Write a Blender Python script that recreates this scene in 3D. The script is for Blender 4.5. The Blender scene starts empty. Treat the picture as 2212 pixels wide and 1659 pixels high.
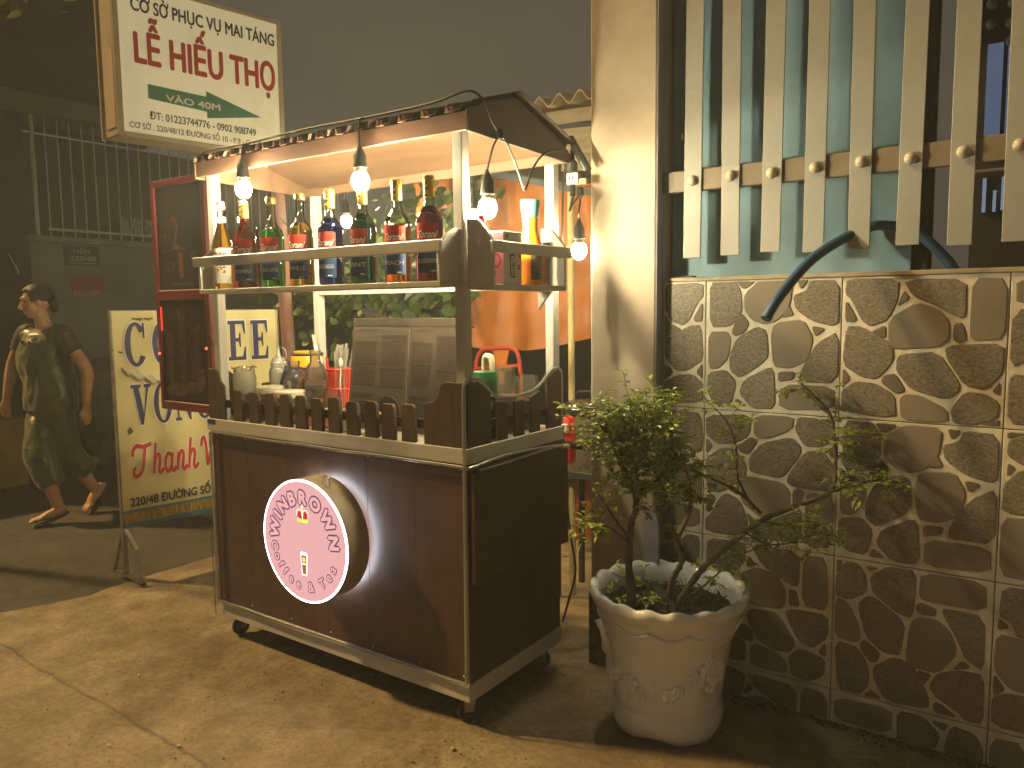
import bpy, bmesh, math, random
from mathutils import Vector, Matrix
R = math.radians
rng = random.Random(7)
scene = bpy.context.scene
col = scene.collection

# ------------------------------------------------------------------ camera
cam_d = bpy.data.cameras.new("camera")
cam = bpy.data.objects.new("camera", cam_d)
col.objects.link(cam)
YAW, PITCH, ROLL = 0.6115, 0.0982, -0.0107
Fh = Vector((-math.sin(YAW), math.cos(YAW), 0)); R0 = Vector((math.cos(YAW), math.sin(YAW), 0)); ZZ = Vector((0, 0, 1))
Fw = Fh * math.cos(PITCH) - ZZ * math.sin(PITCH); U0 = Fh * math.sin(PITCH) + ZZ * math.cos(PITCH)
Rw = R0 * math.cos(ROLL) + U0 * math.sin(ROLL); Uw = -R0 * math.sin(ROLL) + U0 * math.cos(ROLL)
cam.matrix_world = Matrix(((Rw.x, Uw.x, -Fw.x, 1.5862), (Rw.y, Uw.y, -Fw.y, -1.9921), (Rw.z, Uw.z, -Fw.z, 1.45), (0, 0, 0, 1)))
cam_d.sensor_width = 36; cam_d.lens = 36 * 1678.5 / 2212
cam_d.clip_start = 0.05; cam_d.clip_end = 500
scene.camera = cam

# ------------------------------------------------------------------ night sky, street light, exposure
SUN_DIR = Vector((1.0, 0.40, -1.02)).normalized()          # the way the street light's rays travel
w = bpy.data.worlds.new("World"); scene.world = w; w.use_nodes = True
nt = w.node_tree; nt.nodes.clear()
out = nt.nodes.new("ShaderNodeOutputWorld"); add = nt.nodes.new("ShaderNodeAddShader")
sky = nt.nodes.new("ShaderNodeTexSky"); sky.sky_type = 'NISHITA'; sky.sun_disc = False
sky.sun_elevation = R(-2.0); sky.sun_rotation = R(250)
bg1 = nt.nodes.new("ShaderNodeBackground"); bg1.inputs[1].default_value = 0.012
bg2 = nt.nodes.new("ShaderNodeBackground"); bg2.inputs[0].default_value = (0.98, 0.96, 0.82, 1); bg2.inputs[1].default_value = 0.037
nt.links.new(sky.outputs[0], bg1.inputs[0]); nt.links.new(bg1.outputs[0], add.inputs[0])
nt.links.new(bg2.outputs[0], add.inputs[1]); nt.links.new(add.outputs[0], out.inputs[0])
sd = bpy.data.lights.new("street_light", 'SUN'); sd.energy = 3.1; sd.angle = R(3.0); sd.color = (1.0, 0.65, 0.24)
so = bpy.data.objects.new("street_light", sd); col.objects.link(so)
so.rotation_euler = SUN_DIR.to_track_quat('-Z', 'Y').to_euler(); so.location = (-6, -4, 7)
scene.view_settings.view_transform = 'Standard'; scene.view_settings.look = 'None'
scene.view_settings.exposure = 0.45; scene.view_settings.gamma = 1.0
scene.view_settings.use_curve_mapping = False
scene.render.engine = 'CYCLES'
cy = scene.cycles
cy.caustics_reflective = False; cy.caustics_refractive = False
cy.sample_clamp_indirect = 4.0; cy.max_bounces = 10; cy.transparent_max_bounces = 24
cy.diffuse_bounces = 3; cy.glossy_bounces = 3; cy.transmission_bounces = 10
cy.use_denoising = True
cy.use_adaptive_sampling = True; cy.adaptive_threshold = 0.03; cy.adaptive_min_samples = 16
cy.volume_bounces = 0; cy.use_light_tree = False

# ------------------------------------------------------------------ materials
MATS = {}
def lin(c):
    return tuple(c[:3]) + (1.0,)
def M(name, c, rough=.55, metal=0.0, var=.12, scale=9.0, bump=0.0, bscale=70.0, spec=.5, coat=0.0, stretch=None, dirt=None, dirt_amt=.5, dscale=5.0, sheen=0.0, emis=None, es=0.0, sss=0.0):
    """Principled with procedural colour variation (noise), optional dirt patches and fine bump."""
    if name in MATS: return MATS[name]
    m = bpy.data.materials.new(name); MATS[name] = m; m.use_nodes = True
    n = m.node_tree.nodes; l = m.node_tree.links
    b = n["Principled BSDF"]
    tc = n.new("ShaderNodeTexCoord"); src = tc.outputs["Object"]
    if stretch:
        mp = n.new("ShaderNodeMapping"); mp.inputs["Scale"].default_value = stretch
        l.new(src, mp.inputs[0]); src = mp.outputs[0]
    nz = n.new("ShaderNodeTexNoise"); nz.inputs["Scale"].default_value = scale; nz.inputs["Detail"].default_value = 6; nz.inputs["Roughness"].default_value = .6
    l.new(src, nz.inputs["Vector"])
    rp = n.new("ShaderNodeValToRGB")
    rp.color_ramp.elements[0].position = .3; rp.color_ramp.elements[1].position = .72
    rp.color_ramp.elements[0].color = lin([max(0, x * (1 - var * 1.5)) for x in c]); rp.color_ramp.elements[1].color = lin([min(1, x * (1 + var)) for x in c])
    l.new(nz.outputs[0], rp.inputs[0]); cout = rp.outputs[0]
    if dirt:
        n2 = n.new("ShaderNodeTexNoise"); n2.inputs["Scale"].default_value = dscale; n2.inputs["Detail"].default_value = 8; n2.inputs["Roughness"].default_value = .68
        l.new(tc.outputs["Object"], n2.inputs["Vector"])
        r2 = n.new("ShaderNodeValToRGB"); r2.color_ramp.elements[0].position = .48; r2.color_ramp.elements[1].position = .72
        r2.color_ramp.elements[0].color = (0, 0, 0, 1); r2.color_ramp.elements[1].color = (dirt_amt,) * 3 + (1,)
        l.new(n2.outputs[0], r2.inputs[0])
        mx = n.new("ShaderNodeMixRGB"); l.new(r2.outputs[0], mx.inputs[0]); l.new(cout, mx.inputs[1]); mx.inputs[2].default_value = lin(dirt)
        cout = mx.outputs[0]
    l.new(cout, b.inputs["Base Color"])
    b.inputs["Metallic"].default_value = metal; b.inputs["Specular IOR Level"].default_value = spec
    b.inputs["Coat Weight"].default_value = coat; b.inputs["Coat Roughness"].default_value = .15
    if sheen: b.inputs["Sheen Weight"].default_value = sheen
    if sss:
        b.inputs["Subsurface Weight"].default_value = sss; b.inputs["Subsurface Radius"].default_value = (.01, .004, .002)
    mr = n.new("ShaderNodeMapRange"); mr.inputs[3].default_value = max(.02, rough - .1); mr.inputs[4].default_value = min(1, rough + .1)
    l.new(nz.outputs[0], mr.inputs[0]); l.new(mr.outputs[0], b.inputs["Roughness"])
    if bump:
        n3 = n.new("ShaderNodeTexNoise"); n3.inputs["Scale"].default_value = bscale; n3.inputs["Detail"].default_value = 5
        l.new(src, n3.inputs["Vector"])
        bp = n.new("ShaderNodeBump"); bp.inputs["Strength"].default_value = bump; bp.inputs["Distance"].default_value = .01
        l.new(n3.outputs[0], bp.inputs["Height"]); l.new(bp.outputs[0], b.inputs["Normal"])
    if emis:
        b.inputs["Emission Color"].default_value = lin(emis); b.inputs["Emission Strength"].default_value = es
    return m
def EM(name, c, s):
    if name in MATS: return MATS[name]
    m = bpy.data.materials.new(name); MATS[name] = m; m.use_nodes = True
    n = m.node_tree.nodes; n.clear()
    e = n.new("ShaderNodeEmission"); e.inputs[0].default_value = lin(c); e.inputs[1].default_value = s
    o = n.new("ShaderNodeOutputMaterial"); m.node_tree.links.new(e.outputs[0], o.inputs[0])
    if s < 8: m.cycles.emission_sampling = 'NONE' if s <= 1.5 or name.startswith('led_red') else 'FRONT'
    return m
def CLEAR(name, c, gloss=.12, rough=.05, haze=0.0):
    """thin clear plastic or glass: tinted transparency under a Fresnel gloss"""
    if name in MATS: return MATS[name]
    m = bpy.data.materials.new(name); MATS[name] = m; m.use_nodes = True
    n = m.node_tree.nodes; l = m.node_tree.links; n.clear()
    t = n.new("ShaderNodeBsdfTransparent"); t.inputs[0].default_value = lin(c)
    g = n.new("ShaderNodeBsdfGlossy"); g.inputs["Roughness"].default_value = rough
    fr = n.new("ShaderNodeFresnel"); fr.inputs[0].default_value = 1.45
    ad = n.new("ShaderNodeMath"); ad.operation = 'ADD'; ad.inputs[1].default_value = gloss * .3; ad.use_clamp = True
    l.new(fr.outputs[0], ad.inputs[0])
    mx = n.new("ShaderNodeMixShader"); l.new(ad.outputs[0], mx.inputs[0])
    base = t.outputs[0]
    if haze:
        d = n.new("ShaderNodeBsdfDiffuse"); d.inputs[0].default_value = lin([min(1, x * .9) for x in c])
        tl = n.new("ShaderNodeBsdfTranslucent"); tl.inputs[0].default_value = lin(c)
        ma = n.new("ShaderNodeMixShader"); ma.inputs[0].default_value = .5; l.new(d.outputs[0], ma.inputs[1]); l.new(tl.outputs[0], ma.inputs[2])
        mb = n.new("ShaderNodeMixShader"); mb.inputs[0].default_value = haze; l.new(t.outputs[0], mb.inputs[1]); l.new(ma.outputs[0], mb.inputs[2])
        base = mb.outputs[0]
    l.new(base, mx.inputs[1]); l.new(g.outputs[0], mx.inputs[2])
    o = n.new("ShaderNodeOutputMaterial"); l.new(mx.outputs[0], o.inputs[0])
    return m
def GLASS(name, c, rough=.0, ior=1.36):
    if name in MATS: return MATS[name]
    m = bpy.data.materials.new(name); MATS[name] = m; m.use_nodes = True
    b = m.node_tree.nodes["Principled BSDF"]
    b.inputs["Base Color"].default_value = lin(c); b.inputs["Transmission Weight"].default_value = 1.0
    b.inputs["Roughness"].default_value = rough; b.inputs["IOR"].default_value = ior
    return m

# ------------------------------------------------------------------ mesh helpers
WM = {}
def wm(o):
    return WM.get(o, Matrix.Identity(4))
def thing(name, label, cat, loc=(0, 0, 0), rotz=0.0, group=None, kind=None):
    o = bpy.data.objects.new(name, None); col.objects.link(o)
    o.empty_display_size = .05
    o.location = loc; o.rotation_euler = (0, 0, rotz)
    WM[o] = Matrix.Translation(loc) @ Matrix.Rotation(rotz, 4, 'Z')
    tag(o, label, cat, group, kind)
    return o
def tag(o, label=None, cat=None, group=None, kind=None):
    if label: o["label"] = label
    if cat: o["category"] = cat
    if group: o["group"] = group
    if kind: o["kind"] = kind
    return o
def link(name, me, parent=None):
    o = bpy.data.objects.new(name, me); col.objects.link(o)
    if parent is not None:
        o.parent = parent; WM[o] = wm(parent)
    return o
class MB:
    def __init__(s):
        s.v = []; s.f = []
    def add(s, vs, fs):
        k = len(s.v); s.v += [tuple(p) for p in vs]; s.f += [tuple(i + k for i in f) for f in fs]; return s
    def box(s, x0, x1, y0, y1, z0, z1):
        return s.add([(x0, y0, z0), (x1, y0, z0), (x1, y1, z0), (x0, y1, z0), (x0, y0, z1), (x1, y0, z1), (x1, y1, z1), (x0, y1, z1)],
                     [(0, 3, 2, 1), (4, 5, 6, 7), (0, 1, 5, 4), (1, 2, 6, 5), (2, 3, 7, 6), (3, 0, 4, 7)])
    def prism(s, poly, fn, d0, d1):
        """poly of 2D points, fn(a,b,d) -> 3D, extruded from d0 to d1"""
        n = len(poly)
        vs = [fn(a, b, d0) for a, b in poly] + [fn(a, b, d1) for a, b in poly]
        fs = [tuple(range(n))[::-1], tuple(range(n, 2 * n))] + [(i, (i + 1) % n, n + (i + 1) % n, n + i) for i in range(n)]
        return s.add(vs, fs)
    def tube(s, path, r, n=8, closed=False, caps=True):
        P = [Vector(p) for p in path]; m = len(P)
        rr = r if isinstance(r, (list, tuple)) else [r] * m
        prev = None; vs = []
        for i in range(m):
            if closed: t = P[(i + 1) % m] - P[i - 1]
            else: t = P[min(i + 1, m - 1)] - P[max(i - 1, 0)]
            if t.length < 1e-9: t = Vector((0, 0, 1))
            t.normalize()
            if prev is None:
                a = Vector((0, 0, 1)) if abs(t.z) < .9 else Vector((1, 0, 0))
                u = t.cross(a).normalized()
            else:
                u = (prev - t * prev.dot(t))
                u = u.normalized() if u.length > 1e-6 else t.orthogonal().normalized()
            prev = u; wv = t.cross(u)
            for k in range(n):
                an = 2 * math.pi * k / n
                vs.append(P[i] + (u * math.cos(an) + wv * math.sin(an)) * rr[i])
        fs = []
        for i in range(m if closed else m - 1):
            j = (i + 1) % m
            for k in range(n):
                q = (k + 1) % n
                fs.append((i * n + k, i * n + q, j * n + q, j * n + k))
        if caps and not closed:
            fs += [tuple(range(n))[::-1], tuple((m - 1) * n + k for k in range(n))]
        return s.add(vs, fs)
    def lathe(s, prof, c=(0, 0, 0), n=24, close=True, wob=None):
        """profile [(r,z)...] about the vertical axis through c"""
        vs = []; m = len(prof)
        for i, (r, z) in enumerate(prof):
            for k in range(n):
                a = 2 * math.pi * k / n
                q = r; zz = z
                if wob: q, zz = wob(i, a, r, z)
                vs.append((c[0] + q * math.cos(a), c[1] + q * math.sin(a), c[2] + zz))
        fs = []
        for i in range(m - 1):
            for k in range(n):
                q = (k + 1) % n
                fs.append((i * n + k, i * n + q, (i + 1) * n + q, (i + 1) * n + k))
        if close:
            if prof[0][0] > 1e-6: fs.append(tuple(range(n))[::-1])
            if prof[-1][0] > 1e-6: fs.append(tuple((m - 1) * n + k for k in range(n)))
        return s.add(vs, fs)
    def ball(s, c, r, n=14, m=9, sc=(1, 1, 1)):
        prof = [(max(1e-5, r * math.sin(math.pi * i / (m - 1))), -r * math.cos(math.pi * i / (m - 1))) for i in range(m)]
        t = MB().lathe(prof, (0, 0, 0), n)
        return s.add([(c[0] + x * sc[0], c[1] + y * sc[1], c[2] + z * sc[2]) for x, y, z in t.v], t.f)
    def bar(s, a, b, wd, hd, up=(0, 0, 1)):
        """rectangular bar from a to b, wd wide, hd high"""
        a = Vector(a); b = Vector(b); t = (b - a).normalized(); up = Vector(up)
        sd_ = t.cross(up)
        if sd_.length < 1e-5: sd_ = t.orthogonal()
        sd_.normalize(); u = sd_.cross(t)
        vs = []
        for p in (a, b):
            for i, j in ((-1, -1), (1, -1), (1, 1), (-1, 1)):
                vs.append(p + sd_ * (wd / 2 * i) + u * (hd / 2 * j))
        return s.add(vs, [(0, 3, 2, 1), (4, 5, 6, 7), (0, 1, 5, 4), (1, 2, 6, 5), (2, 3, 7, 6), (3, 0, 4, 7)])
    def xf(s, mt):
        s.v = [tuple(mt @ Vector(p)) for p in s.v]; return s
    def build(s, name, mat, parent=None, bevel=0.0, local=False, smooth=True, fixn=True, seg=1, ang=35, merge=True):
        me = bpy.data.meshes.new(name)
        vs = s.v
        if parent is not None and not local:
            inv = wm(parent).inverted(); vs = [inv @ Vector(p) for p in vs]
        me.from_pydata([tuple(p) for p in vs], [], s.f); me.validate()
        bm = bmesh.new(); bm.from_mesh(me)
        if merge: bmesh.ops.remove_doubles(bm, verts=bm.verts, dist=1e-5)
        if fixn: bmesh.ops.recalc_face_normals(bm, faces=bm.faces)
        if bevel:
            ed = [e for e in bm.edges if len(e.link_faces) == 2 and e.calc_face_angle(0) > .5]
            bmesh.ops.bevel(bm, geom=ed, offset=bevel, segments=seg, profile=.5, affect='EDGES', clamp_overlap=True)
        if smooth:
            ca = R(ang)
            for f in bm.faces: f.smooth = True
            for e in bm.edges:
                if len(e.link_faces) == 2 and e.calc_face_angle(0) > ca: e.smooth = False
        bm.to_mesh(me); bm.free()
        if mat is not None: me.materials.append(mat)
        return link(name, me, parent)
def one(o, label, cat, group=None): return tag(o, label, cat, group)
def copy_tree(o, parent=None):
    c = o.copy(); col.objects.link(c)
    if parent is not None: c.parent = parent
    for ch in [x for x in bpy.data.objects if x.parent == o]: copy_tree(ch, c)
    return c
def arc(p0, p1, sag, n=10):
    p0 = Vector(p0); p1 = Vector(p1); q = []
    for i in range(n + 1):
        t = i / n; p = p0.lerp(p1, t); p.z -= sag * 4 * t * (1 - t); q.append(p)
    return q
def spline(pts, n=6):
    P = [Vector(p) for p in pts]; o = []
    for i in range(len(P) - 1):
        a = P[max(i - 1, 0)]; b = P[i]; c = P[i + 1]; d = P[min(i + 2, len(P) - 1)]
        for k in range(n):
            t = k / n
            o.append(.5 * ((2 * b) + (c - a) * t + (2 * a - 5 * b + 4 * c - d) * t * t + (3 * b - a - 3 * c + d) * t ** 3))
    o.append(P[-1]); return o

# ------------------------------------------------------------------ lettering
TXT = {}
def text_geo(body, offset=0.0, shear=0.0, res=3):
    key = (body, offset, shear, res)
    if key in TXT: return TXT[key]
    cu = bpy.data.curves.new("t", 'FONT'); cu.body = body; cu.size = 1; cu.offset = offset; cu.shear = shear
    cu.resolution_u = res; cu.fill_mode = 'FRONT'; cu.dimensions = '2D'
    o = bpy.data.objects.new("t", cu); col.objects.link(o)
    dg = bpy.context.evaluated_depsgraph_get(); me = bpy.data.meshes.new_from_object(o.evaluated_get(dg))
    vs = [(v.co.x, v.co.y) for v in me.vertices]; fs = [tuple(p.vertices) for p in me.polygons]
    bpy.data.objects.remove(o); bpy.data.curves.remove(cu); bpy.data.meshes.remove(me)
    if vs:
        x0 = min(v[0] for v in vs); x1 = max(v[0] for v in vs)
        vs = [(v[0] - x0, v[1]) for v in vs]
    TXT[key] = (vs, fs, (x1 - x0) if vs else 0)
    return TXT[key]
def flat_map(o, u, v, nrm=(0, 0, 0), lift=0.0):
    o = Vector(o) + Vector(nrm) * lift; u = Vector(u); v = Vector(v)
    return lambda a, b: tuple(o + u * a + v * b)
def boundary(fs):
    cnt = {}
    for f in fs:
        for i in range(len(f)):
            a, b = f[i], f[(i + 1) % len(f)]
            k = (min(a, b), max(a, b)); cnt[k] = cnt.get(k, 0) + 1
    return [k for k, c in cnt.items() if c == 1]
def lifted(mp, a, b, h):
    p = Vector(mp(a, b)); e = 1e-3
    n_ = (Vector(mp(a + e, b)) - p).cross(Vector(mp(a, b + e)) - p)
    return tuple(p + n_.normalized() * h)
def text_mb(vs, fs, bold, mp, sx, sy, ox, oy, hi=.0005, lo=.0002):
    """letters with the outline thickened by bold (in em) all round"""
    e0 = Vector(mp(0, 0)); eu = Vector(mp(.01, 0)) - e0; ev = Vector(mp(0, .01)) - e0
    if (Vector(mp(.01, .01)) - e0 - eu - ev).length < 1e-7 and (Vector(mp(.02, 0)) - e0 - eu * 2).length < 1e-7:      # a flat surface
        eu *= 100; ev *= 100; en = eu.cross(ev).normalized()
        L3 = lambda a, b, h: (e0.x + eu.x * a + ev.x * b + en.x * h, e0.y + eu.y * a + ev.y * b + en.y * h, e0.z + eu.z * a + ev.z * b + en.z * h)
    else: L3 = lambda a, b, h: lifted(mp, a, b, h)
    mb = MB().add([L3(ox + x * sx, oy + y * sy, hi) for x, y in vs], fs)
    if bold:
        hb = bold * .5 * (sx + sy)
        for k, (i, j) in enumerate(boundary(fs)):
            ax, ay = ox + vs[i][0] * sx, oy + vs[i][1] * sy; bx_, by_ = ox + vs[j][0] * sx, oy + vs[j][1] * sy
            dx, dy = bx_ - ax, by_ - ay; L = math.hypot(dx, dy)
            if L < 1e-7: continue
            tx, ty = dx / L * hb * .6, dy / L * hb * .6; nx, ny = -dy / L * hb, dx / L * hb
            h = lo * (.35 + .65 * ((k * 37) % 11) / 11)
            mb.add([L3(ax - tx * .4 + nx * .7, ay - ty * .4 + ny * .7, h), L3(ax - tx, ay - ty, h), L3(ax - tx * .4 - nx * .7, ay - ty * .4 - ny * .7, h), L3(ax - nx, ay - ny, h),
                    L3(bx_ - nx, by_ - ny, h), L3(bx_ + tx * .4 - nx * .7, by_ + ty * .4 - ny * .7, h), L3(bx_ + tx, by_ + ty, h), L3(bx_ + tx * .4 + nx * .7, by_ + ty * .4 + ny * .7, h), L3(bx_ + nx, by_ + ny, h), L3(ax + nx, ay + ny, h)],
                   [tuple(range(10))])
    return mb
def put_text(name, body, box, mp, mat, parent, offset=0.0, shear=0.0, cap=True):
    """fit a line of text into box (a0,b0,a1,b1), b0 baseline, b1 cap height (cap=0.73 em)"""
    plain = "".join({"Ơ": "O", "Ở": "Ỏ", "Ờ": "Ò", "Ư": "U"}.get(ch, ch) for ch in body)
    vs, fs, wd = text_geo(plain, 0.0, shear)
    vs = list(vs); fs = list(fs)
    for i, ch in enumerate(body):                      # hooks of the horned vowels
        if ch in "ƠỞỜƯ":
            e_ = text_geo(plain[:i + 1], 0.0, shear)[2]; k = len(vs)
            vs += [(e_ - .10, .60), (e_ + .005, .66), (e_ + .02, .80), (e_ + .085, .80), (e_ + .06, .62), (e_ - .05, .50)]; fs.append(tuple(range(k, k + 6)))
    a0, b0, a1, b1 = box; sx = (a1 - a0) / wd; sy = (b1 - b0) / .728
    return text_mb(vs, fs, offset, mp, sx, sy, a0, b0).build(name, mat, parent, smooth=False, fixn=False, merge=False)
def put_polys(name, polys, mp, mat, parent):
    mb = MB()
    for p in polys: mb.add([mp(a, b) for a, b in p], [tuple(range(len(p)))])
    return mb.build(name, mat, parent, smooth=False, fixn=False, merge=False)
def ell(cx, cy_, rx, ry, n=24, a0=0, a1=360):
    return [(cx + rx * math.cos(R(a0 + (a1 - a0) * i / n)), cy_ + ry * math.sin(R(a0 + (a1 - a0) * i / n))) for i in range(n if a1 - a0 == 360 else n + 1)]
def ring_polys(cx, cy_, rx, ry, tx, ty, n=28, a0=0, a1=360):
    """ring of quads, thickness tx at the sides and ty at top and bottom"""
    q = []
    for i in range(n):
        w_ = []
        for k in (i, i + 1):
            a = R(a0 + (a1 - a0) * k / n); c, s_ = math.cos(a), math.sin(a)
            w_.append(((cx + rx * c, cy_ + ry * s_), (cx + (rx - tx) * c, cy_ + (ry - ty) * s_)))
        q.append([w_[0][0], w_[1][0], w_[1][1], w_[0][1]])
    return q
def stroke(pts, wd):
    """calligraphic stroke: polyline with a width per point -> quads"""
    q = []
    P = [Vector((x, y)) for x, y in pts]
    L = []
    for i, p in enumerate(P):
        t = P[min(i + 1, len(P) - 1)] - P[max(i - 1, 0)]; t = t.normalized() if t.length else Vector((1, 0))
        nn = Vector((-t.y, t.x)); w_ = wd[i] if isinstance(wd, (list, tuple)) else wd
        L.append((p + nn * w_ / 2, p - nn * w_ / 2))
    for i in range(len(L) - 1): q.append([tuple(L[i][0]), tuple(L[i + 1][0]), tuple(L[i + 1][1]), tuple(L[i][1])])
    return q
# stones of the two printed tile designs (u, v in the tile) and their kinds: 0 coarse, 1 plain, 2 small coarse, 3 small plain
TILE_B = [[(0.036,0.98),(0.226,0.977),(0.271,0.897),(0.278,0.773),(0.256,0.709),(0.192,0.646),(0.041,0.638)],[(0.241,0.98),(0.387,0.979),(0.299,0.92)],[(0.419,0.979),(0.656,0.973),(0.637,0.8),(0.556,0.695),(0.464,0.663),(0.368,0.695),(0.312,0.773),(0.31,0.882)],[(0.288,0.726),(0.338,0.663),(0.306,0.6),(0.241,0.575),(0.216,0.6),(0.248,0.695)],[(0.692,0.971),(0.763,0.968),(0.716,0.912)],[(0.78,0.962),(0.974,0.956),(0.98,0.68),(0.94,0.651),(0.795,0.695),(0.69,0.768),(0.665,0.859),(0.761,0.895)],[(0.63,0.792),(0.669,0.724),(0.585,0.709)],[(0.737,0.686),(0.806,0.56),(0.774,0.408),(0.656,0.343),(0.532,0.356),(0.515,0.556),(0.534,0.663)],[(0.803,0.642),(0.891,0.627),(0.827,0.575)],[(0.98,0.606),(0.98,0.251),(0.726,0.248),(0.731,0.316),(0.835,0.516)],[(0.028,0.589),(0.175,0.592),(0.201,0.535),(0.179,0.408),(0.113,0.324),(0.032,0.322)],[(0.402,0.632),(0.472,0.602),(0.485,0.432),(0.438,0.368),(0.28,0.259),(0.205,0.312),(0.203,0.423),(0.259,0.552)],[(0.502,0.339),(0.534,0.293),(0.547,0.038),(0.382,0.034),(0.282,0.139),(0.314,0.238)],[(0.573,0.307),(0.684,0.312),(0.673,0.261),(0.575,0.24)],[(0.03,0.274),(0.165,0.303),(0.248,0.219),(0.209,0.046),(0.075,0.063),(0.024,0.158)],[(0.59,0.219),(0.959,0.213),(0.964,0.057),(0.585,0.032)],[(0.259,0.091),(0.333,0.044),(0.235,0.04)]]
KIND_B = [0,3,1,3,3,0,3,1,3,0,1,0,0,2,0,1,3]
TILE_C = [[(0.03,0.968),(0.357,0.96),(0.348,0.821),(0.295,0.695),(0.19,0.651),(0.135,0.695),(0.075,0.823),(0.026,0.867)],[(0.026,0.825),(0.092,0.707),(0.079,0.682),(0.03,0.686)],[(0.391,0.882),(0.421,0.834),(0.35,0.779)],[(0.389,0.958),(0.752,0.947),(0.756,0.72),(0.726,0.707),(0.545,0.817),(0.457,0.846)],[(0.472,0.798),(0.598,0.756),(0.662,0.68),(0.667,0.571),(0.607,0.516),(0.355,0.497),(0.312,0.539),(0.308,0.695)],[(0.793,0.954),(0.98,0.941),(0.98,0.575),(0.823,0.566),(0.791,0.6)],[(0.699,0.659),(0.746,0.661),(0.767,0.573),(0.733,0.547),(0.697,0.573)],[(0.282,0.651),(0.286,0.566),(0.197,0.608)],[(0.038,0.642),(0.135,0.636),(0.327,0.524),(0.338,0.411),(0.241,0.293),(0.145,0.303),(0.02,0.385)],[(0.656,0.503),(0.705,0.524),(0.979,0.537),(0.98,0.364),(0.893,0.253),(0.774,0.274),(0.671,0.434)],[(0.393,0.455),(0.609,0.474),(0.737,0.286),(0.739,0.232),(0.669,0.173),(0.466,0.232),(0.372,0.341),(0.37,0.425)],[(0.02,0.349),(0.064,0.284),(0.02,0.232)],[(0.107,0.257),(0.229,0.248),(0.35,0.183),(0.37,0.025),(0.02,0.053),(0.02,0.194)],[(0.295,0.309),(0.359,0.318),(0.423,0.215),(0.363,0.198),(0.276,0.265)],[(0.429,0.187),(0.519,0.177),(0.673,0.103),(0.682,0.02),(0.41,0.02),(0.397,0.156)],[(0.776,0.219),(0.882,0.213),(0.966,0.162),(0.959,0.067),(0.833,0.02),(0.724,0.02),(0.703,0.105)],[(0.966,0.297),(0.964,0.223),(0.934,0.242)],[(0.966,0.055),(0.968,0.02),(0.87,0.02)]]
KIND_C = [0,3,3,0,1,1,2,3,0,0,0,3,0,3,1,0,3,3]
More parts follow.
